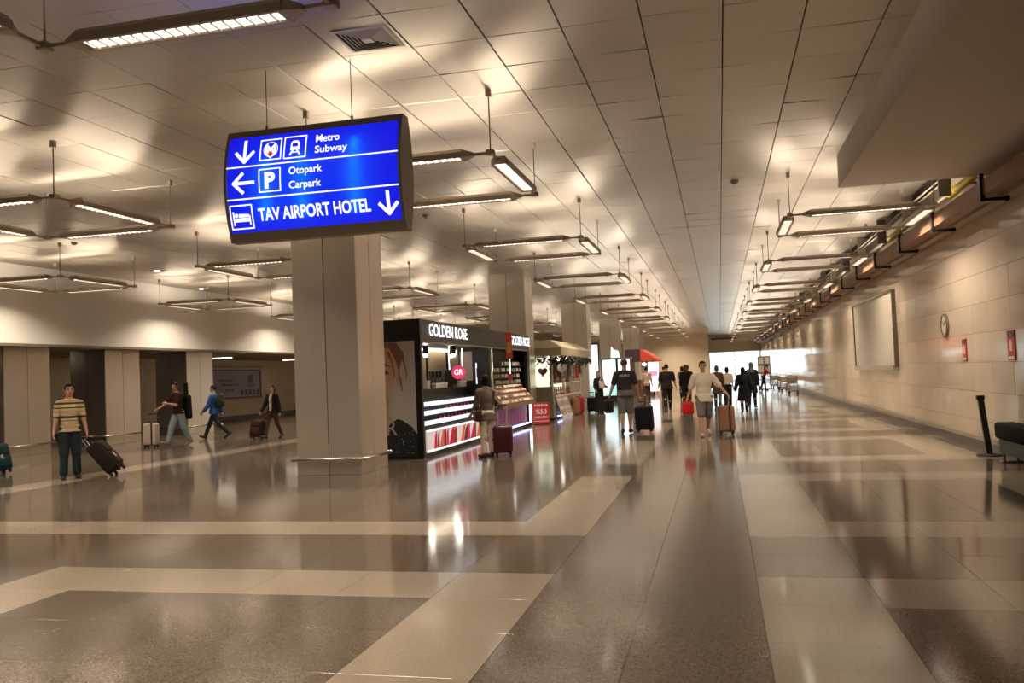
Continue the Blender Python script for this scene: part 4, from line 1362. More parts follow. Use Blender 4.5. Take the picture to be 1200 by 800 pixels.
# beauty poster on the end wall (faces the viewer)
def efr(u, v, w):           # u from the front corner leftwards, v up, w towards the viewer
    return (-0.13 - u, -0.004 - w, v)
def eprint(name, poly, col, w, rough=0.5):
    mb = MB().prism(poly, efr, 0.002 + w)
    return mb.build(name, mat('print_%d_%d_%d' % tuple(int(c * 999) for c in col), col, rough), kio)
eprint('poster', [(0, 0.06), (2.1, 0.06), (2.1, 2.45), (0, 2.45)], (0.66, 0.60, 0.57), 0.0)
SKP = (0.78, 0.47, 0.32)
eprint('poster_neck', [(0.40, 0.62), (0.62, 0.95), (0.58, 1.25), (0.70, 1.5), (1.5, 1.5), (1.5, 1.0), (1.75, 0.62)], (0.68, 0.40, 0.26), 0.001)
eprint('poster_face', [(0.58, 1.45), (0.46, 1.62), (0.40, 1.85), (0.40, 2.1), (0.55, 2.35), (0.95, 2.42), (1.30, 2.35), (1.46, 2.0), (1.42, 1.6), (1.20, 1.25), (0.98, 1.14), (0.78, 1.20)], SKP, 0.003)
eprint('poster_ear', [(0.42, 1.55), (0.34, 1.62), (0.33, 1.80), (0.40, 1.84)], (0.70, 0.40, 0.27), 0.004)
eprint('poster_hair', [(0.30, 1.50), (0.35, 1.85), (0.28, 2.05), (0.22, 1.95), (0.24, 2.2), (0.40, 2.42), (0.75, 2.45), (1.5, 2.45), (1.6, 2.2), (1.45, 2.05), (1.2, 2.36), (0.85, 2.38), (0.55, 2.30), (0.42, 2.05), (0.37, 1.85), (0.34, 1.55)], (0.30, 0.13, 0.06), 0.005)
for pts in ([(0.20, 1.55), (0.17, 1.8), (0.24, 2.1), (0.27, 2.1), (0.21, 1.8)], [(0.28, 1.42), (0.30, 1.7), (0.34, 1.7), (0.31, 1.42)], [(0.55, 2.25), (0.47, 2.0), (0.44, 1.7), (0.47, 1.7), (0.51, 2.0), (0.62, 2.24)]):
    eprint('poster_hair_lock', pts, (0.42, 0.20, 0.10), 0.006)
eprint('poster_eye', [(0.56, 1.80), (0.66, 1.86), (0.80, 1.84), (0.86, 1.78), (0.70, 1.75)], (0.05, 0.02, 0.015), 0.006)
eprint('poster_brow', [(0.50, 1.92), (0.66, 1.99), (0.90, 1.94), (0.66, 1.95)], (0.10, 0.04, 0.02), 0.006)
eprint('poster_lips', [(0.82, 1.36), (0.98, 1.41), (1.14, 1.36), (0.98, 1.30)], (0.42, 0.05, 0.05), 0.006)
eprint('poster_garment', [(0, 0.06), (0, 0.52), (0.10, 0.66), (0.30, 0.80), (0.42, 0.84), (0.60, 0.72), (0.85, 0.60), (1.3, 0.62), (1.75, 0.75), (2.1, 0.60), (2.1, 0.06)], (0.012, 0.011, 0.016), 0.007)
rk = random.Random(11)
for i in range(26):
    u, v = rk.uniform(0.05, 0.6), rk.uniform(0.1, 0.6)
    a = rk.uniform(0.006, 0.016)
    eprint('poster_sequin', [(u - a, v), (u, v - a), (u + a, v), (u, v + a)], (0.5, 0.47, 0.45), 0.009)
put_text('poster_lettering', 'R', lambda u, v, ww: (-0.78 + u, -0.02, 0.50 + v), 0.22, 0.30, mat('print_ivory', (0.6, 0.52, 0.44), 0.5), kio, 0.0)
# first bay: counter with lit tiers
MB().box(-0.62, -0.06, 0.12, 5.45, 0.09, 0.62).build('counter_base', M_KBLK, kio)
lp = MB().box(-0.06, -0.03, 0.30, 5.40, 0.11, 0.56).build('front_light_panel', mat('lit_print_ground', (0.5, 0.42, 0.42), 0.4, emit=(0.60, 0.52, 0.52), estr=0.6), kio)
for (a, b2) in ((0.28, 0.115), (0.28, 0.545)):
    MB().box(-0.028, -0.01, 0.28, 5.42, b2 - 0.02, b2 + 0.02).build('light_edge', M_SHELFW, lp)
reds = [(0.36, 0.02, 0.05), (0.20, 0.05, 0.03), (0.40, 0.10, 0.05), (0.14, 0.03, 0.02), (0.38, 0.04, 0.09)]
rk = random.Random(4)
u = 0.75
i = 0
while u < 5.1:
    w = rk.uniform(0.16, 0.34)
    c = reds[i % 5]
    top = rk.uniform(0.42, 0.52)
    sk = rk.uniform(-0.12, 0.2)
    MB().prism([(u, 0.14), (u + w * 0.9, 0.14), (u + w * 1.1 + sk, 0.53), (u + w * 0.35 + sk, top)], kfr, 0.0).build('print_swatch', mat('swatch_%d' % (i % 5), c, 0.4, emit=c, estr=0.8), lp).location = (-0.027, 0, 0)
    u += w * (1.9 if i == 6 else 0.95)
    i += 1
for t, (z, x) in enumerate(((0.72, -0.10), (0.92, -0.24), (1.10, -0.38))):
    MB().box(-0.62, x - 0.03, 0.25, 5.4, z - 0.10, z - 0.02).build('tier_riser', M_KGREY, kio)
    sh = MB().box(x - 0.20, x, 0.22, 5.42, z - 0.02, z).build('tier_shelf', mat('shelf_white', (0.7, 0.68, 0.66), 0.3), kio)
    MB().box(x, x + 0.012, 0.22, 5.42, z - 0.065, z + 0.03).build('tier_light', M_SHELFW, sh)
MB().box(-1.0, -0.56, 0.15, 5.45, 1.34, 1.40).build('countertop', M_KBLK, kio)
MB().box(-1.0, -0.6, 0.15, 5.45, 0.09, 1.34).build('counter_back', M_KBLK, kio)
MB().box(-0.36, 0.0, 5.5, 5.62, 0.09, 2.44).build('divider_post', M_KBLK, kio)
MB().tube([(-0.02, 5.72, 0.09), (-0.02, 5.72, 2.42)], 0.05, 12).build('chrome_pole', M_RAIL, kio, True)
# rear wall panels seen through the opening
M_TAN = mat('tan_panel', (0.46, 0.34, 0.22), 0.5, emit=(0.46, 0.34, 0.22), estr=0.0)
for (a, b2, m) in ((3.3, 4.85, M_TAN), (4.93, 6.6, M_TAN), (6.68, 8.2, M_TAN)):
    MB().box(-1.62, -1.58, a, b2, 1.0, 2.40).build('rear_panel', m, kio)
    MB().box(-1.60, -1.55, b2, b2 + 0.08, 0.9, 2.44).build('rear_mullion', M_KBLK, kio)
MB().box(-0.95, -0.05, 5.62, 5.70, 0.09, 2.44).build('partition', M_KBLK, kio)
MB().box(-0.86, -0.52, 5.60, 5.62, 1.55, 2.34).build('partition_panel', mat('mauve_panel', (0.42, 0.32, 0.28), 0.5), kio)
wp = MB().box(-0.42, -0.10, 5.58, 5.62, 1.45, 2.02).build('lit_price_panel', M_SHELFW, kio)
for i in range(5):
    MB().box(-0.40 + i * 0.06, -0.365 + i * 0.06, 5.575, 5.58, 1.62 - 0.04 * (i % 3), 1.88 + 0.04 * (i % 2)).build('print_mark', mat('print_blue', (0.03, 0.04, 0.2), 0.5), wp)
# spots under the canopy
for (a, x) in ((0.35, -0.35), (1.6, -0.9), (2.9, -0.9), (3.7, -0.45), (4.9, -0.9)):
    s = MB().tube([(x, a, 2.44), (x, a, 2.24)], 0.07, 10).build('spot_lamp', M_KBLK, kio)
    MB().ball((x, a, 2.22), 0.055, 10, 6).build('bulb', emat('bulb_glow', (1, 0.92, 0.80), 45), s, True)
MB().box(-1.45, -1.40, 3.3, 8.2, 2.38, 2.43).build('added_rear_strip', emat('added_rear_glow', (1.0, 0.86, 0.66), 8), kio)  # glowing strip added under the canopy to brighten the rear panels
for a in (3.5, 4.6):
    MB().tube([(-0.5, a, 1.85), (-0.5, a, 2.4)], 0.008, 6).build('light_tube', M_TUBE, kio)
# second bay: shelves, sloped tray, low panel
MB().box(-0.46, -0.42, 5.8, 10.35, 0.8, 2.43).build('shelf_back', M_KBLK, kio)
SHZ = (1.40, 1.58, 1.76, 1.94)
for z in SHZ:
    MB().box(-0.42, -0.16, 5.85, 10.3, z - 0.015, z).build('shelf', M_KGREY, kio)
mb = MB().add([(-0.25, 5.9, 1.37), (-0.25, 10.1, 1.37), (0.20, 10.1, 0.80), (0.20, 5.9, 0.80), (-0.25, 5.9, 1.31), (-0.25, 10.1, 1.31), (0.20, 10.1, 0.74), (0.20, 5.9, 0.74)], [(0, 1, 2, 3), (7, 6, 5, 4), (0, 3, 7, 4), (1, 5, 6, 2), (2, 6, 7, 3), (0, 4, 5, 1)])
mb.build('sloped_tray', mat('tray_wood', (0.20, 0.12, 0.07), 0.5), kio)
MB().box(0.18, 0.22, 5.9, 10.1, 0.72, 0.86).build('tray_lip', mat('tray_wood'), kio)
MB().box(-0.42, -0.06, 5.85, 10.2, 0.09, 0.76).build('lower_cabinet', M_KBLK, kio)
pp = MB().box(-0.06, -0.04, 6.0, 10.05, 0.16, 0.68).build('lower_print_panel', mat('purple_print', (0.06, 0.02, 0.07), 0.4, emit=(0.10, 0.02, 0.09), estr=0.5), kio)
for i in range(9):
    a = 6.2 + i * 0.42
    MB().prism([(a, 0.22), (a + 0.22, 0.22), (a + 0.34, 0.6), (a + 0.14, 0.5)], kfr, 0.002).build('print_swatch', mat('swatch_wine', (0.22, 0.03, 0.08), 0.4, emit=(0.22, 0.03, 0.08), estr=0.5), pp).location = (-0.039, 0, 0)
MB().box(-0.05, 0.0, 5.75, 10.2, 0.095, 0.13).build('neon_strip', emat('neon_blue', (0.45, 0.5, 1.0), 6), kio)
MB().tube([(0.0, 10.28, 0.12), (0.0, 10.28, 0.72)], 0.05, 10).build('neon_tube', M_TUBE, kio)
MB().box(-0.1, 0.0, 10.15, KL - 0.1, 0.09, 2.43).build('corner_post', M_KBLK, kio)

# hanging promo discs and banner (hang from the kiosk: things of their own)
pd = thing('promo_disc', 'round pink promotion disc hanging in the kiosk opening', 'sign', (-6.3, 20.5, 1.60), math.radians(20))
MB().prism(circle(0, 0.18, 0.175, 28), lambda u, v, w: (u, -w, v), 0.02).build('disc', mat('promo_pink', (0.62, 0.04, 0.14), 0.4, emit=(0.7, 0.05, 0.16), estr=0.5), pd)
put_text('lettering', 'GR', lambda u, v, w: (-0.11 + u, -0.024, 0.11 + v), 0.22, 0.14, M_SHELFW, pd, 0.02)
MB().tube([(0, -0.01, 0.35), (0, -0.01, 0.84)], 0.004, 5).build('cord', M_WHT, pd)
bn = thing('red_banner', 'narrow red banner hanging at the kiosk front before the second lettering', 'banner', (-5.88, 24.2, 1.64), math.radians(14))
MB().rbox(-0.09, 0.09, -0.005, 0.005, 0.48, 1.24, 0.003).build('cloth', mat('banner_red', (0.60, 0.06, 0.03), 0.6), bn)
MB().box(-0.06, 0.06, -0.007, -0.005, 0.66, 0.98).build('print_panel', mat('banner_gold', (0.55, 0.30, 0.10), 0.5), bn)
MB().tube([(0, 0, 0.06), (0, 0, 0.48)], 0.012, 6).build('pole', M_TUBE, bn)
MB().rbox(-0.06, 0.06, -0.005, 0.005, -0.14, 0.06, 0.003).build('tail_card', mat('banner_red'), bn)
MB().tube([(0, 0, 1.22), (-0.12, 0.06, 1.22)], 0.01, 6).build('hook', M_STEEL_D, bn)

# goods: bottles on shelves, boxes on the tray, pots on the counter
M_PROD = [mat('product_white', (0.72, 0.66, 0.62), 0.3), mat('product_cream', (0.60, 0.48, 0.36), 0.35), mat('product_rose', (0.55, 0.28, 0.24), 0.35)]
M_CAPD = mat('product_cap', (0.05, 0.04, 0.04), 0.3)
def bottle_tree(m):
    o = MB().lathe([(0.034, 0), (0.038, 0.01), (0.038, 0.11), (0.016, 0.13)], n=10).build('product_bottle', m, None, True)
    MB().lathe([(0.017, 0.13), (0.017, 0.165)], n=8).build('cap', M_CAPD, o)
    return o
protos = [bottle_tree(m) for m in M_PROD[:2]]
first = [True] * 3
def place_copy(i, loc, label, group, rot=(0, 0, 0), sc=1.0, cat='bottle'):
    if first[i]:
        o = protos[i]
        first[i] = False
    else:
        o = copy_tree(protos[i])
    o.location = loc
    o.rotation_euler = rot
    o.scale = (sc,) * 3
    return tag(o, label, cat, group)
rk = random.Random(2)
rown = {1.40: 'lowest', 1.58: 'second', 1.76: 'third', 1.94: 'top'}
for z in SHZ:
    n = 18
    for i in range(n):
        if z == 1.94 and i < 8:
            continue
        right = i >= 8
        place_copy(0 if right else 1, (KX - 0.26 + rk.uniform(-0.03, 0.03), KY0 + 6.05 + i * 0.235, z), ('white' if right else 'cream') + ' capped bottle, ' + ORD[i] + ' from the near end, ' + rown[z] + ' kiosk wall shelf', 'bottles on the kiosk wall shelves', sc=0.92)
def pack_tree(m):
    o = MB().rbox(-0.05, 0.05, -0.075, 0.075, 0, 0.05, 0.01).build('cosmetic_pack', m)
    MB().box(-0.03, 0.03, -0.05, 0.05, 0.05, 0.053).build('pack_label', M_WHT, o)
    return o
pk = [pack_tree(mat('pack_beige', (0.52, 0.36, 0.24), 0.5)), pack_tree(mat('pack_peach', (0.60, 0.40, 0.28), 0.4)), pack_tree(mat('pack_red', (0.45, 0.05, 0.04), 0.4))]
pfirst = [True] * 3
sl = math.atan2(0.57, 0.45)
for r in range(4):
    for i in range(15):
        a = 6.1 + i * 0.27 + rk.uniform(-0.03, 0.03)
        k = 2 if (i >= 11 and r >= 2) else (i + r) % 2
        o = pk[k] if pfirst[k] else copy_tree(pk[k])
        pfirst[k] = False
        t = (r + 0.5) / 4
        o.location = (KX + 0.20 - 0.45 * t + 0.002, KY0 + a, 0.80 + 0.57 * t + 0.006)
        o.rotation_euler = (0, sl * 1.0, rk.uniform(-0.5, 0.5))
        tag(o, ('red' if k == 2 else 'beige' if k == 0 else 'peach') + ' cosmetic pack, ' + ORD[i] + ' from near end, ' + ('lowest', 'second', 'third', 'top')[r] + ' row of sloped kiosk tray', 'box', 'packs on the sloped kiosk tray')
# testers on the lit tiers
tk = MB().lathe([(0.02, 0), (0.022, 0.05), (0.012, 0.06), (0.012, 0.085)], n=8).mesh('tester_tube', mat('tester_pink', (0.55, 0.05, 0.2), 0.3))
tk2 = MB().lathe([(0.02, 0), (0.022, 0.05), (0.012, 0.06), (0.012, 0.085)], n=8).mesh('tester_tube', mat('tester_dark', (0.04, 0.05, 0.06), 0.3))
for t, (z, x) in enumerate(((0.72, -0.10), (0.92, -0.24), (1.10, -0.38))):
    for i in range(16):
        pink = (t == 0 and 4 <= i <= 11) or (t == 1 and 7 <= i <= 13)
        o = link('lipstick_tester', tk if pink else tk2)
        o.location = (KX + x - 0.08, KY0 + 0.5 + i * 0.3, z)
        tag(o, ('pink' if pink else 'dark') + ' lipstick tester, ' + ORD[i] + ' from near end of the ' + ('lowest', 'middle', 'upper')[t] + ' lit kiosk tier', 'lipstick', 'testers on the lit kiosk tiers')
for j, (a, x) in enumerate(((3.15, -0.85), (3.45, -0.85), (3.72, -0.85))):
    s = thing('brush_pot', 'black pot of make up brushes on the kiosk counter, ' + ('nearest the pillar', 'middle one', 'farthest one')[j], 'pot', (KX + x, KY0 + a, 1.40), 0, 'brush pots')
    MB().lathe([(0.06, 0), (0.065, 0.26), (0.055, 0.26), (0.05, 0.03)], n=12).build('pot', M_KBLK, s, True)
    for q in range(5):
        dx, dy = 0.05 * math.cos(q * 1.3), 0.05 * math.sin(q * 1.3)
        MB().tube([(dx * 0.4, dy * 0.4, 0.05), (dx, dy, 0.36), (dx * 1.15, dy * 1.15, 0.42)], 0.008, 5, 0, 0.018).build('brush', M_KBLK, s)
for j, (a, w, h, col, lab) in enumerate(((2.55, 0.22, 0.20, (0.62, 0.52, 0.42), 'cream box at the near end of the kiosk counter'), (3.3, 0.9, 0.13, (0.70, 0.66, 0.60), 'long white box on the kiosk counter in front of the brush pots'), (5.15, 0.5, 0.16, (0.72, 0.70, 0.72), 'white stacked display box on the kiosk counter beside the customer'))):
    s = thing('display_box', lab, 'box', (KX - 0.70 if j else KX - 0.78, KY0 + a, 1.40))
    MB().rbox(-0.06, 0.06, -w / 2, w / 2, 0, h, 0.012).build('box_body', mat('dbox_%d' % j, col, 0.4), s)
    MB().rbox(-0.066, 0.066, -w / 2 - 0.01, w / 2 + 0.01, h - 0.05, h + 0.005, 0.008).build('box_lid', mat('dbox_%d' % j), s)
mon = thing('counter_monitor', 'black monitor turned aside on the kiosk counter below the pink disc', 'monitor', (KX - 0.8, KY0 + 4.55, 1.40), 0.9)
MB().rbox(-0.12, 0.12, -0.16, 0.16, 0, 0.02, 0.008).build('stand_base', M_BLACK, mon)
MB().box(-0.03, 0.03, -0.03, 0.03, 0.02, 0.15).build('stand_neck', M_BLACK, mon)
MB().rbox(-0.02, 0.03, -0.27, 0.27, 0.10, 0.48, 0.012).build('screen', M_BLACK, mon)

# red price placard standing on the floor
pl = thing('price_placard', 'red price placard with white lettering standing on the floor between kiosks', 'sign', (-5.75, 27.75, 0), math.radians(12))
MB().box(-0.27, 0.27, -0.015, 0.015, 0.02, 0.72).build('board', mat('placard_red', (0.48, 0.03, 0.03), 0.4, emit=(0.48, 0.03, 0.03), estr=0.12), pl)
MB().box(-0.27, 0.27, -0.1, 0.1, 0, 0.02).build('foot', M_BLACK, pl)
for body, z, h, w in (('%50', 0.34, 0.16, 0.36), ('INDIRIM', 0.20, 0.07, 0.44)):
    put_text('lettering', body, lambda u, v, ww, z=z, w=w: (-w / 2 + u, -0.018, z + v), w, h, M_WHT, pl, 0.02)
MB().box(-0.24, 0.24, -0.018, -0.015, 0.10, 0.12).build('caption_bar', M_WHT, pl)
for i in range(6):
    MB().box(-0.22 + i * 0.075, -0.17 + i * 0.075, -0.018, -0.015, 0.60, 0.66).build('print_mark', M_WHT, pl)

# ------------------------------------------------------------------ souvenir kiosk with garland
SK = thing('souvenir_kiosk', 'olive souvenir kiosk with dark garland under its canopy, beyond the black kiosk', 'kiosk', (-5.75, 30.0, 0))
M_OLIVE = mat('olive_panel', (0.20, 0.17, 0.10), 0.45)
M_OLIVE_L = mat('olive_canopy', (0.40, 0.33, 0.22), 0.5)
MB().box(-2.4, 0.0, 0.0, 6.4, 0, 0.08).build('plinth', M_KBLK, SK)
MB().box(-2.4, -0.02, 0.0, 0.5, 0.08, 1.18).build('near_cabinet', M_OLIVE, SK)
MB().box(-2.4, -1.35, 0.0, 0.12, 1.18, 2.3).build('near_wall', M_OLIVE, SK)
MB().box(-2.4, -2.3, 0.0, 6.4, 0.08, 2.4).build('rear_wall', mat('souvenir_back', (0.28, 0.20, 0.13), 0.6), SK)
mb = MB()
a = [(-2.7, -0.35), (0.40, -0.35), (0.40, 6.7), (-2.7, 6.7)]
c = [(-2.2, 0.3), (-0.1, 0.3), (-0.1, 6.1), (-2.2, 6.1)]
mb.add([(x, y, 2.28) for x, y in a] + [(x, y, 2.55) for x, y in a] + [(x, y, 2.86) for x, y in c], [(3, 2, 1, 0)] + [(i, (i + 1) % 4, 4 + (i + 1) % 4, 4 + i) for i in range(4)] + [(4 + i, 4 + (i + 1) % 4, 8 + (i + 1) % 4, 8 + i) for i in range(4)] + [(8, 9, 10, 11)])
mb.build('canopy', M_OLIVE_L, SK)
for (x, y) in ((-0.05, 0.06), (-0.05, 2.4), (-0.05, 4.4), (-0.05, 6.3), (-1.3, 0.06), (-2.3, 6.3)):
    MB().box(x - 0.04, x + 0.04, y - 0.04, y + 0.04, 0.9, 2.3).build('post', mat('post_pale', (0.55, 0.47, 0.36), 0.4), SK)
# lit glass cabinet facing the viewer
cab = MB().box(-1.0, -0.10, 0.02, 0.06, 1.22, 2.22).build('cabinet_back_light', emat('cabinet_glow', (1.0, 0.93, 0.72), 1.3), SK)
cab.location = (0, 0.34, 0)
for x in (-1.02, -0.08):
    MB().box(x - 0.02, x + 0.02, 0.0, 0.4, 1.18, 2.28).build('cabinet_frame', M_RAIL, SK)
for z in (1.55, 1.88):
    MB().box(-1.0, -0.1, 0.02, 0.34, z, z + 0.012).build('cabinet_shelf', M_PANE, SK)
MB().box(-1.0, -0.1, 0.0, 0.006, 1.22, 2.22).build('cabinet_pane', M_PANE, SK)
# counter towards the aisle
MB().box(-0.75, 0.0, 0.5, 6.3, 0.08, 0.78).build('counter_base', M_OLIVE, SK)
MB().box(-0.75, 0.02, 0.5, 6.3, 0.78, 0.83).build('counter_shelf', mat('shelf_cream', (0.60, 0.52, 0.40), 0.4), SK)
MB().box(-0.70, -0.66, 0.55, 6.25, 0.86, 1.26).build('case_back_light', emat('case_glow', (1.0, 0.90, 0.70), 1.0), SK)
for y in (1.2, 3.2, 5.2):
    MB().ball((-0.35, y, 2.2), 0.06, 10, 6).build('bulb', emat('bulb_glow'), SK, True)  # bulbs added under the canopy to brighten this kiosk
MB().box(-0.75, 0.02, 0.5, 6.3, 1.27, 1.30).build('case_top', mat('shelf_cream'), SK)
MB().box(0.0, 0.03, 0.6, 6.2, 0.09, 0.12).build('neon_strip', emat('neon_blue', (0.45, 0.5, 1.0), 6), SK)
# garland: leaves nobody could count
rk = random.Random(21)
mb = MB()
def leafs(x0, y0, x1, y1, n):
    for i in range(n):
        t = rk.random()
        x, y = x0 + (x1 - x0) * t + rk.gauss(0, 0.05), y0 + (y1 - y0) * t + rk.gauss(0, 0.05)
        z = 2.24 - abs(rk.gauss(0, 0.10)) - 0.06 * math.sin(t * 40) ** 2
        L = rk.uniform(0.06, 0.14)
        d = Vector((rk.gauss(0, 1), rk.gauss(0, 1), rk.gauss(-0.6, 0.6))).normalized() * L
        s = d.cross(Vector((rk.gauss(0, 1), rk.gauss(0, 1), rk.gauss(0, 1)))).normalized() * L * 0.3
        p = Vector((x, y, z))
        mb.add([p, p + d * 0.5 + s, p + d, p + d * 0.5 - s], [(0, 1, 2, 3)])
leafs(0.38, -0.33, 0.38, 6.6, 900)
leafs(-2.4, -0.33, 0.38, -0.33, 450)
o = mb.build('garland', mat('garland_dark', (0.022, 0.02, 0.016), 0.7), SK)
o['kind'] = 'stuff'
# goods of the souvenir kiosk
def heart(s):
    pts = []
    for i in range(24):
        t = 2 * PI * i / 24
        pts.append((s * 0.0625 * 16 * math.sin(t) ** 3, s * 0.0625 * (13 * math.cos(t) - 5 * math.cos(2 * t) - 2 * math.cos(3 * t) - math.cos(4 * t))))
    return pts
h = thing('heart_box', 'red heart shaped box in the lit glass cabinet', 'box', (-6.15, 30.22, 1.55))
MB().prism(heart(0.17), lambda u, v, w: (u, w, v + 0.18), 0.08).build('heart', mat('heart_red', (0.55, 0.02, 0.02), 0.35), h)
MB().box(-0.05, 0.05, 0, 0.08, 0, 0.02).build('heart_foot', M_KBLK, h)
hang = [(1.2, (0.60, 0.56, 0.50), 'pale round'), (1.75, (0.16, 0.12, 0.10), 'dark'), (2.5, (0.06, 0.05, 0.05), 'black'), (3.1, (0.35, 0.30, 0.26), 'grey'), (3.7, (0.30, 0.24, 0.20), 'taupe'), (4.5, (0.50, 0.04, 0.06), 'red'), (5.2, (0.10, 0.08, 0.08), 'charcoal'), (5.8, (0.45, 0.42, 0.38), 'light grey')]
for j, (y, col, nm) in enumerate(hang):
    at = (-5.62, 30.0 + y, 2.02 - 0.04 * (j % 3))
    if j == 0:
        s = thing('paper_lantern', 'pale round lantern hanging from the souvenir kiosk canopy', 'lantern', at)
        MB().ball((0, 0, -0.17), 0.17, 14, 10).build('shade', mat('lantern_pale', col, 0.6), s, True)
        MB().tube([(0, 0, 0), (0, 0, 0.24)], 0.006, 5).build('cord', M_KBLK, s)
    else:
        handbag(nm + ' bag hanging from the souvenir kiosk canopy', at, (0.26, 0.12, 0.42 + 0.1 * (j % 2)), col, PI / 2, 0.26, 'hanging_bag')
for j in range(14):
    y = 30.8 + j * 0.4
    s = thing('gift_jar', 'gift jar on the souvenir kiosk counter, ' + ORD[j] + ' from the near end', 'jar', (-5.95 - 0.1 * (j % 3), y, 1.30), 0, 'gift jars on the souvenir counter')
    c = [(0.6, 0.5, 0.4), (0.45, 0.12, 0.10), (0.5, 0.46, 0.42), (0.3, 0.2, 0.12)][j % 4]
    hh = 0.14 + 0.07 * ((j * 7) % 4)
    MB().lathe([(0.05, 0), (0.065, 0.03), (0.06, hh), (0.035, hh + 0.02)], n=10).build('jar_body', mat('jar_%d' % (j % 4), c, 0.3), s, True)
    MB().lathe([(0.042, hh + 0.02), (0.042, hh + 0.06)], n=10).build('jar_lid', M_CAPD, s)
for j in range(12):
    y = 30.8 + j * 0.46
    s = thing('souvenir_figure', 'small souvenir figure in the lit counter case, ' + ORD[j] + ' from the near end', 'figurine', (-6.05, y, 0.83), 0, 'figures in the lit counter case')
    c = [(0.1, 0.08, 0.06), (0.5, 0.42, 0.3), (0.35, 0.08, 0.06)][j % 3]
    MB().lathe([(0.06, 0), (0.07, 0.02), (0.03, 0.1), (0.05, 0.18), (0.02, 0.25)], n=9).build('figure_body', mat('figure_%d' % (j % 3), c, 0.4), s, True)
    MB().ball((0, 0, 0.28), 0.035, 8, 6).build('figure_head', mat('figure_%d' % (j % 3)), s, True)
for j, (y, lab) in enumerate(((31.05, 'white poster board leaning on the souvenir kiosk, nearer one'), (32.25, 'white poster board leaning on the souvenir kiosk, farther one'))):
    s = thing('poster_board', lab, 'sign', (-5.52, y, 0.0), 0)
    q = [(0, -0.52, 0.02), (0, 0.52, 0.02), (-0.22, 0.52, 0.75), (-0.22, -0.52, 0.75)]
    MB().add(q + [(x - 0.02, yy, z) for x, yy, z in q], [(0, 1, 2, 3), (7, 6, 5, 4), (0, 4, 5, 1), (1, 5, 6, 2), (2, 6, 7, 3), (3, 7, 4, 0)]).build('board', mat('board_white', (0.62, 0.55, 0.48), 0.4), s)
    for r in range(2):
        for c_ in range(4):
            y0, z0 = -0.42 + c_ * 0.22, 0.14 + r * 0.3
            xx = -0.22 * (z0 - 0.02) / 0.73
            MB().add([(xx + 0.004, y0, z0), (xx + 0.004, y0 + 0.14, z0), (xx - 0.06 + 0.004, y0 + 0.14, z0 + 0.2), (xx - 0.06 + 0.004, y0, z0 + 0.2)], [(0, 1, 2, 3)]).build('picture', mat('picture_%d' % ((r + c_) % 3), [(0.25, 0.12, 0.1), (0.2, 0.2, 0.22), (0.4, 0.3, 0.2)][(r + c_) % 3], 0.5), s)
for (y, col, w, h, lab) in ((33.5, (0.28, 0.13, 0.05), 0.62, 0.66, 'large brown travel bag standing against the souvenir kiosk counter'), (34.6, (0.42, 0.02, 0.04), 0.55, 0.68, 'red travel bag standing against the souvenir kiosk counter')):
    handbag(lab, (-5.55, y, h), (w, 0.26, h - 0.005), col, PI / 2, 0.12, 'travel_bag')

# ------------------------------------------------------------------ lit displays and red awning kiosk farther on
lb = thing('light_box', 'tall white advertising light box beyond the souvenir kiosk', 'light box', (-6.5, 45.0, 0))
MB().box(-0.40, 0.40, 0.0, 0.25, 0, 3.15).build('case', M_BLACK, lb)
MB().box(-0.34, 0.32, -0.02, 0.0, 0.12, 3.06).build('lit_face', emat('lightbox_white', (0.86, 1.0, 0.98), 2.2), lb)
MB().prism([(-0.34, 0.12), (0.32, 0.12), (0.32, 0.9), (0.1, 1.15), (-0.34, 0.8)], lambda u, v, w: (u, -0.021 - w, v), 0.002).build('print_patch', emat('lightbox_mint', (0.45, 0.85, 0.75), 1.2), lb)
ek = thing('electronics_stand', 'glass stand with lit white panels between light box and red awning', 'kiosk', (-5.35, 46.0, 0))
for (x0, x1, z0, z1) in ((-0.72, 0.0, 0.35, 2.25), (0.08, 0.72, 0.35, 2.25)):
    MB().box(x0, x1, 0.0, 0.05, z0, z1).build('lit_panel', emat('panel_white', (0.88, 1.0, 1.0), 1.6), ek)
    MB().prism([(x0 + 0.05, z0), (x1, z0), (x1, z0 + 0.7), (x0 + 0.3, z0 + 0.45)], lambda u, v, w: (u, -0.002 - w, v), 0.002).build('print_patch', emat('lightbox_mint'), ek)
MB().box(-0.02, 0.10, -0.08, 0.08, 0, 2.35).build('post', M_BLACK, ek)
MB().box(-0.76, 0.76, -0.02, 0.6, 0, 0.34).build('base', M_KGREY, ek)
MB().box(-0.76, 0.8, -0.02, 0.6, 2.26, 2.36).build('header', mat('header_grey', (0.25, 0.25, 0.26), 0.4), ek)
MB().prism([(-0.28, 2.36), (0.2, 2.36), (0.12, 2.72), (-0.1, 2.78), (-0.24, 2.95)], lambda u, v, w: (u, 0.1 + w, v), 0.1).build('lit_logo', emat('panel_white'), ek)
rk2 = thing('awning_kiosk', 'kiosk with slanted red awning and white lit panels far along the hall', 'kiosk', (-4.4, 54.0, 0))
mb = MB()
mb.prism([(-0.35, 2.20), (0.75, 2.20), (-0.35, 2.95)], lambda u, v, w: (u, w, v), 2.4)
mb.build('awning', mat('awning_red', (0.55, 0.05, 0.02), 0.6), rk2)
MB().prism([(-0.35, 2.20), (0.75, 2.20), (-0.35, 2.95)], lambda u, v, w: (u, w, v), 2.4).build('awning', mat('awning_red'), rk2).location = (0, 2.8, 0)
mb = MB().prism([(-1.3, 2.2), (-0.36, 2.2), (-0.36, 2.95), (-1.3, 2.95)], lambda u, v, w: (u, w, v), 5.0)
mb.build('roof_block', mat('roof_dark', (0.04, 0.02, 0.02), 0.6), rk2)
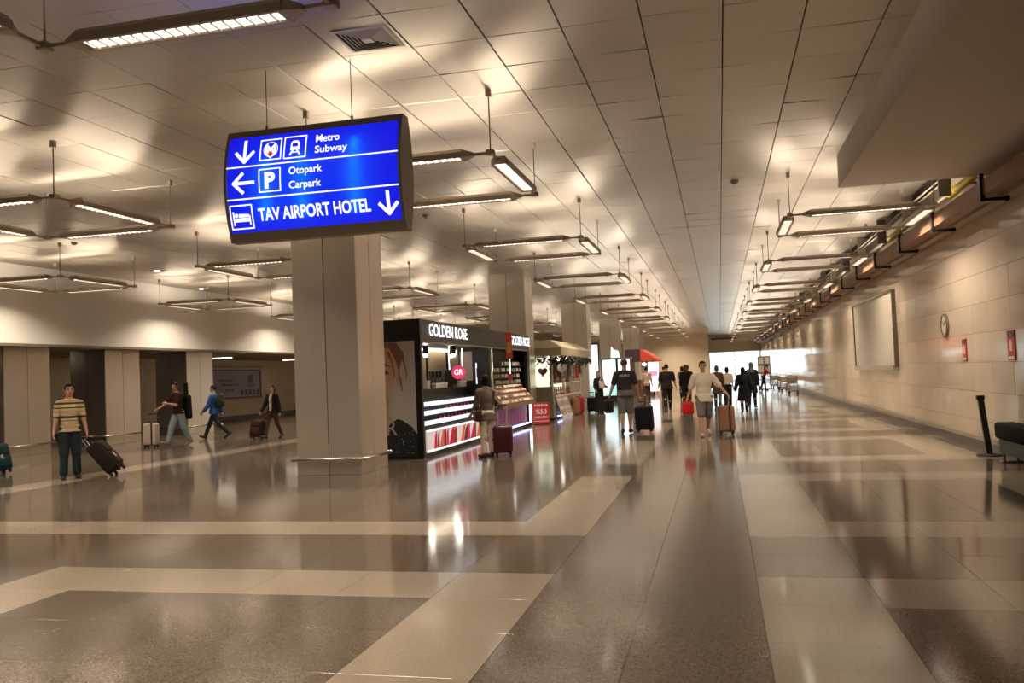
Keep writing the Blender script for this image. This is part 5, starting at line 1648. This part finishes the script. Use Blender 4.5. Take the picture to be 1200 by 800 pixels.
MB().box(0.08, 0.72, 0.0, 0.08, 0.3, 2.1).build('lit_panel', emat('panel_pinkish', (1.0, 0.93, 0.95), 1.7), rk2)
MB().box(0.12, 0.66, -0.006, 0.0, 1.25, 1.55).build('print_band', emat('band_pink', (0.95, 0.35, 0.45), 1.0), rk2)
MB().box(-1.25, 0.0, 0.2, 5.0, 0, 1.0).build('counter', mat('counter_brown', (0.12, 0.06, 0.04), 0.5), rk2)
for y in (0.1, 4.9):
    MB().box(0.0, 0.07, y - 0.04, y + 0.04, 0, 2.2).build('post', M_BLACK, rk2)
MB().box(-1.3, -1.2, 0.1, 5.0, 1.0, 2.2).build('rear_wall', mat('souvenir_back'), rk2)
for j in range(3):
    MB().ball((-0.2, 0.3 + j * 0.5, 2.0), 0.09, 10, 8).build('globe_lamp', emat('globe_glow', (1, 0.9, 0.8), 5), rk2, True)
ib = thing('information_stand', 'dark framed information stand before the daylit glass front', 'stand', (2.95, 61.0, 0))
MB().box(-0.42, 0.42, -0.04, 0.04, 1.05, 2.25).build('frame', mat('stand_brown', (0.06, 0.05, 0.045), 0.5), ib)
for z in (1.15, 1.72):
    for x in (-0.36, 0.04):
        MB().box(x, x + 0.32, -0.05, -0.04, z, z + 0.45).build('notice', mat('notice_pale', (0.35, 0.32, 0.28), 0.5), ib)
for x in (-0.36, 0.36):
    MB().box(x - 0.03, x + 0.03, -0.03, 0.03, 0, 1.05).build('leg', M_BLACK, ib)
MB().box(-0.45, 0.45, -0.25, 0.25, 0, 0.03).build('foot', M_BLACK, ib)
# luggage trolleys parked along the wall at the far end
tr0 = thing('luggage_trolley', 'luggage trolley by the far right wall, first from the viewer', 'trolley', (3.9, 50, 0), 0, 'parked luggage trolleys')
MB().box(-0.28, 0.28, -0.45, 0.45, 0.16, 0.20).build('deck', M_STEEL_D, tr0)
MB().tube([(-0.27, 0.42, 0.18), (-0.27, 0.48, 0.98), (0.27, 0.48, 0.98), (0.27, 0.42, 0.18)], 0.022, 6).build('push_frame', M_STEEL_D, tr0)
MB().box(-0.25, 0.25, 0.40, 0.44, 0.55, 0.85).build('basket', mat('trolley_blue', (0.30, 0.25, 0.20), 0.5), tr0)
for x in (-0.22, 0.22):
    for y in (-0.36, 0.36):
        MB().tube([(x - 0.02, y, 0.08), (x + 0.02, y, 0.08)], 0.08, 10).build('wheel', M_BLACKM, tr0)
for k in range(1, 5):
    o = copy_tree(tr0)
    o.location = (3.9 - 0.1 * (k % 2), 50 + k * 4.2, 0)
    o['label'] = 'luggage trolley by the far right wall, ' + ORD[k] + ' from the viewer'
tb = thing('cafe_table', 'small table with dark bag behind the walking man in black', 'table', (-3.9, 60.5, 0))
MB().lathe([(0.45, 0.72), (0.45, 0.76)], n=18).build('table_top', mat('table_pale', (0.5, 0.4, 0.3), 0.4), tb)
for a in range(4):
    MB().tube([(0.1 * math.cos(a * PI / 2), 0.1 * math.sin(a * PI / 2), 0.72), (0.38 * math.cos(a * PI / 2), 0.38 * math.sin(a * PI / 2), 0)], 0.02, 6).build('leg', M_BLACK, tb)

# ------------------------------------------------------------------ the people
def stripes(name):
    m = bpy.data.materials.new(name)
    m.use_nodes = True
    N, L = m.node_tree.nodes, m.node_tree.links
    b = N['Principled BSDF']
    b.inputs['Roughness'].default_value = 0.85
    tc = N.new('ShaderNodeTexCoord')
    sp_ = N.new('ShaderNodeSeparateXYZ')
    L.new(tc.outputs['Object'], sp_.inputs[0])
    mr = N.new('ShaderNodeMapRange')
    mr.inputs['From Min'].default_value = 0.88
    mr.inputs['From Max'].default_value = 1.56
    L.new(sp_.outputs['Z'], mr.inputs['Value'])
    cr = N.new('ShaderNodeValToRGB')
    cr.color_ramp.interpolation = 'CONSTANT'
    cream, dark, tan, brown = (0.55, 0.42, 0.25, 1), (0.035, 0.022, 0.025, 1), (0.42, 0.28, 0.14, 1), (0.16, 0.09, 0.06, 1)
    seq = [(0, dark), (0.05, cream), (0.13, tan), (0.26, cream), (0.34, brown), (0.37, cream), (0.42, dark), (0.49, cream), (0.58, tan), (0.64, cream), (0.70, dark), (0.735, cream), (0.82, dark), (0.87, tan), (0.93, cream)]
    el = cr.color_ramp.elements
    el[0].position, el[0].color = seq[0]
    el[1].position, el[1].color = seq[1]
    for p_, c_ in seq[2:]:
        e = el.new(p_)
        e.color = c_
    L.new(mr.outputs[0], cr.inputs[0])
    L.new(cr.outputs[0], b.inputs['Base Color'])
    return m

BLK = cloth('black', (0.012, 0.011, 0.013))
NAVY = cloth('navy', (0.02, 0.028, 0.035))
JEAN = cloth('jean', (0.22, 0.27, 0.29))
GREYT = cloth('charcoal', (0.035, 0.035, 0.042))
GREYS = cloth('grey_shorts', (0.16, 0.15, 0.14))
WHITE = cloth('white', (0.66, 0.58, 0.49))
CREAM = cloth('cream', (0.74, 0.64, 0.53))
MAROON = cloth('maroon', (0.045, 0.012, 0.012))
BLUE = cloth('blue', (0.03, 0.09, 0.30))
TAUPE = cloth('taupe', (0.15, 0.115, 0.10))
BROWN = cloth('brown', (0.07, 0.04, 0.03))
HB = (0.015, 0.011, 0.010)
HBR = (0.10, 0.05, 0.025)

p = person('man in striped polo shirt and dark trousers standing at left', (-12.27, 14.25), 4, 1.80, ((2, 3), (-3, 2)), ((4, 9, 12), (2, 10, 6)), top=dict(m=stripes('striped_knit'), sleeve=0.8, hem=-0.06, infl=0.012), bottom=dict(m=NAVY, infl=0.016, flare=0.012), hair=(HB, 'short'), build=1.02, turn=8, spread=2, vox=0.013)
suitcase('black tilted suitcase held beside the man in the striped shirt', (-11.55, 14.75), 75, 0.46, 0.28, 0.66, 38, (0.022, 0.012, 0.010), 'soft', 0.18, logo=True)
p = person('person in dark clothes cut by the left picture edge', (-15.05, 14.85), 60, 1.75, ((5, 3), (-6, 4)), ((0, 8, 8), (5, 10, 10)), top=dict(m=BLK, sleeve=1.9), bottom=dict(m=NAVY), vox=0.016)
suitcase('teal suitcase at the left picture edge', (-14.72, 15.12), 40, 0.42, 0.28, 0.55, 14, (0.012, 0.045, 0.055), 'soft', 0.0, logo=True)
p = person('man in maroon tee and pale jeans pushing a white suitcase', (-15.35, 22.15), -58, 1.82, ((22, 6), (-14, 12)), ((38, 14, 20), (30, 4, 75, 48)), top=dict(m=MAROON, sleeve=0.75, hem=-0.04, infl=0.022), bottom=dict(m=JEAN, infl=0.02, flare=0.01), shoes=(0.18, 0.15, 0.13), hair=(HB, 'short'), lean=6, turn=18)
backpack('guitar_bag', 'black guitar bag on the back of the man in maroon', p, (0.02, 0.26, 1.12), (0.36, 0.16, 0.72), (0.012, 0.010, 0.011), (0.12, 0.12, 0), long_neck=True)
suitcase('upright white hard suitcase with black strap pushed by the man in maroon', (-15.98, 21.75), -28, 0.40, 0.26, 0.62, 0, (0.50, 0.40, 0.36), 'hard', 0.26, band=(0.02, 0.02, 0.02))
p = person('man in blue jacket walking past the left columns', (-15.85, 24.75), -112, 1.76, ((26, 4), (-24, 22)), ((-22, 8, 18), (20, 8, 20)), top=dict(m=BLUE, sleeve=1.85, hem=-0.07, infl=0.026), bottom=dict(m=NAVY), hair=(HB, 'short'))
backpack('backpack', 'dark green backpack on the man in the blue jacket', p, (0.02, 0.22, 1.22), (0.30, 0.17, 0.44), (0.035, 0.04, 0.025))
p = person('woman in dark jacket and white top with a brown suitcase', (-13.45, 24.15), -38, 1.64, ((20, 4), (-16, 14)), ((18, 12, 14), (-8, 10, 10)), top=dict(m=WHITE, sleeve=0, hem=0.0, infl=0.012), jacket=dict(m=BLK, sleeve=1.9, hem=-0.06), bottom=dict(m=BROWN, infl=0.008), hair=((0.05, 0.025, 0.015), 'ponytail'), female=True)
suitcase('brown soft suitcase pulled in front of the woman in the dark jacket', (-13.95, 24.0), -35, 0.42, 0.24, 0.50, 16, (0.05, 0.02, 0.012), 'soft', 0.12)
p = person('woman in taupe top and cream trousers shopping at the black kiosk', (-4.68, 17.05), -148, 1.66, ((4, 2), (-4, 2)), ((24, 8, 55), (6, 12, 30)), top=dict(m=TAUPE, sleeve=1.5, hem=-0.14, infl=0.02, name='blouse'), bottom=dict(m=CREAM, infl=0.014), shoes=(0.03, 0.015, 0.012), hair=(HB, 'bob'), female=True, spread=3, vox=0.013)
w_ = world_pt(p, (0.25, 0.06, 0.98))
handbag('brown leather bag at the hip of the kiosk customer', w_, (0.30, 0.13, 0.24), (0.06, 0.022, 0.014), p['rz'] + 1.3, 0.38)
suitcase('maroon upright suitcase behind the kiosk customer', (-4.38, 17.2), 175, 0.40, 0.25, 0.56, 0, (0.075, 0.016, 0.022), 'hard', 0.42)
p = person('bald man in charcoal tee and grey shorts walking away', (-2.44, 22.75), 178, 1.92, ((9, 6), (-6, 8)), ((6, 14, 12), (-2, 20, 10)), top=dict(m=GREYT, sleeve=0.75, hem=-0.07, infl=0.022), bottom=dict(m=GREYS, len=0.95, infl=0.03, name='shorts'), hair=((0.12, 0.07, 0.05), 'short'), build=1.05, vox=0.013)
for i in range(5):
    MB().rbox(-0.13 + i * 0.055, -0.09 + i * 0.055, 0.10, 0.150, 1.49, 1.55, 0.004).build('shirt_print', mat('print_grey', (0.35, 0.33, 0.32), 0.6), p['obj'])
suitcase('black suitcase rolling beside the man in the charcoal tee', (-1.98, 23.0), 165, 0.46, 0.27, 0.62, 8, (0.012, 0.012, 0.014), 'soft', 0.14)
hp_ = world_pt(p, p['hands'][1])
handbag('black hand bag carried by the man in the charcoal tee', (hp_[0], hp_[1], hp_[2] - 0.02), (0.30, 0.16, 0.36), (0.012, 0.012, 0.012), p['rz'] + 1.2, 0.05)
p = person('man in white polo and shorts walking toward the viewer', (-0.40, 21.3), 4, 1.80, ((18, 8), (-10, 34, -35)), ((-10, 20, 8), (14, 36, 10)), top=dict(m=WHITE, sleeve=0.85, hem=-0.10, infl=0.026, name='polo_shirt'), bottom=dict(m=GREYS, len=0.98, infl=0.03, name='shorts'), shoes=(0.40, 0.34, 0.30), hair=(HB, 'short'), build=1.08, vox=0.013)
hp_ = world_pt(p, p['hands'][0])
handbag('red shopping bag in the hand of the man in white', (hp_[0] + 0.03, hp_[1], hp_[2]), (0.28, 0.12, 0.30), (0.62, 0.02, 0.02), p['rz'], 0.05, 'shopping_bag')
suitcase('tan hard suitcase with dark strap pulled by the man in white', (0.10, 21.55), 8, 0.40, 0.27, 0.62, 6, (0.30, 0.15, 0.09), 'hard', 0.30, band=(0.05, 0.012, 0.01), grip=(0.03, 0.03, 0.03))
p = person('woman in long black skirt with pale scarf beside the souvenir kiosk', (-4.72, 34.3), 25, 1.66, ((3, 2), (-3, 2)), ((10, 10, 40), (20, 6, 60)), top=dict(m=BLK, sleeve=1.8, hem=-0.05), dress=dict(m=BLK, top=0.06, hem=0.08, r0=(0.17, 0.13), r1=(0.26, 0.22)), hair=((0.05, 0.03, 0.02), 'long'), female=True, vox=0.018)
handbag('pale scarf bundle held by the woman in the long black skirt', world_pt(p, (0.02, -0.24, 1.28)), (0.22, 0.12, 0.30), (0.55, 0.48, 0.42), p['rz'], 0.1, 'scarf_bundle', 'scarf')
suitcase('black upright case behind the woman in the long black skirt', (-5.08, 34.75), 10, 0.40, 0.26, 0.55, 0, (0.014, 0.014, 0.016), 'soft', 0.2)
p = person('broad man in black shirt walking away in the middle of the hall', (-2.05, 34.6), 180, 1.80, ((10, 4), (-10, 12)), ((4, 14, 14), (-4, 14, 14)), top=dict(m=cloth('plum_black', (0.022, 0.014, 0.018)), sleeve=0.8, hem=-0.1, infl=0.025), bottom=dict(m=BLK), hair=(HB, 'short'), build=1.15, vox=0.018)
p = person('woman in black with brown hair walking away behind the man in white', (-1.38, 36.3), 176, 1.76, ((8, 3), (-10, 12)), ((4, 8, 20), (-4, 8, 20)), top=dict(m=BLK, sleeve=1.7, hem=-0.12), bottom=dict(m=BLK), hair=(HBR, 'long'), female=True, vox=0.018)
p = person('person in dark coat with brown hair right of the man in white', (-0.12, 34.2), 182, 1.68, ((10, 3), (-8, 10)), ((2, 8, 12), (0, 8, 12)), top=dict(m=BROWN, sleeve=1.85, hem=-0.30, infl=0.03, name='coat'), bottom=dict(m=BLK), hair=(HBR, 'bob'), female=True, vox=0.018)
p = person('person in white top and black trousers walking away', (0.27, 35.3), 180, 1.60, ((8, 3), (-8, 10)), ((2, 8, 12), (0, 8, 12)), top=dict(m=WHITE, sleeve=1.0, hem=-0.05, infl=0.02), bottom=dict(m=BLK, infl=0.03), hair=(HB, 'bob'), female=True, vox=0.018)
p = person('woman in long black coat and black headscarf walking away', (0.78, 31.2), 182, 1.58, ((12, 4), (-12, 14)), ((2, 14, 20), (0, 14, 20)), top=dict(m=BLK, sleeve=1.9, hem=-0.45, infl=0.035, name='coat'), bottom=dict(m=BLK, infl=0.012), hair=((0.012, 0.011, 0.013), 'scarf'), female=True, build=1.1, vox=0.016)
p = person('person in dark coat and pale patterned scarf beside the black headscarf woman', (1.18, 34.6), 170, 1.74, ((8, 3), (-8, 10)), ((2, 8, 12), (0, 10, 14)), top=dict(m=BLK, sleeve=1.9, hem=-0.35, infl=0.03, name='coat'), bottom=dict(m=BLK), hair=((0.12, 0.10, 0.09), 'scarf'), female=True, vox=0.018)
p = person('distant person in black right of the broad man in black', (-1.55, 43.5), 178, 1.74, ((8, 3), (-8, 10)), ((2, 8, 12), (0, 8, 12)), top=dict(m=BLK, sleeve=1.8), bottom=dict(m=BLK), hair=(HB, 'bun'), vox=0.02)
p = person('distant person in grey top between the walkers', (-1.95, 46.5), 178, 1.72, ((8, 3), (-8, 10)), ((2, 8, 12), (0, 8, 12)), top=dict(m=TAUPE, sleeve=0.8), bottom=dict(m=BLK), hair=(HB, 'bob'), female=True, vox=0.02)
p = person('distant dark haired person left of the broad man in black', (-3.0, 48.0), 175, 1.74, ((8, 3), (-8, 10)), ((2, 8, 12), (0, 8, 12)), top=dict(m=BLK, sleeve=0.8), bottom=dict(m=BLK), hair=(HB, 'short'), vox=0.02)
p = person('person in pale pink shirt beyond the man in the charcoal tee', (-3.45, 42.0), 170, 1.74, ((8, 3), (-8, 10)), ((2, 8, 12), (0, 8, 12)), top=dict(m=cloth('pink', (0.50, 0.36, 0.32)), sleeve=0.8), bottom=dict(m=BROWN), hair=(HB, 'short'), vox=0.02)
p = person('distant person in red leaning by the information stand', (2.75, 58.0), 100, 1.66, ((6, 3), (-10, 14)), ((30, 8, 20), (20, 8, 20)), top=dict(m=cloth('red', (0.25, 0.03, 0.03)), sleeve=0.8), bottom=dict(m=BLK), hair=(HB, 'short'), lean=18, vox=0.02)
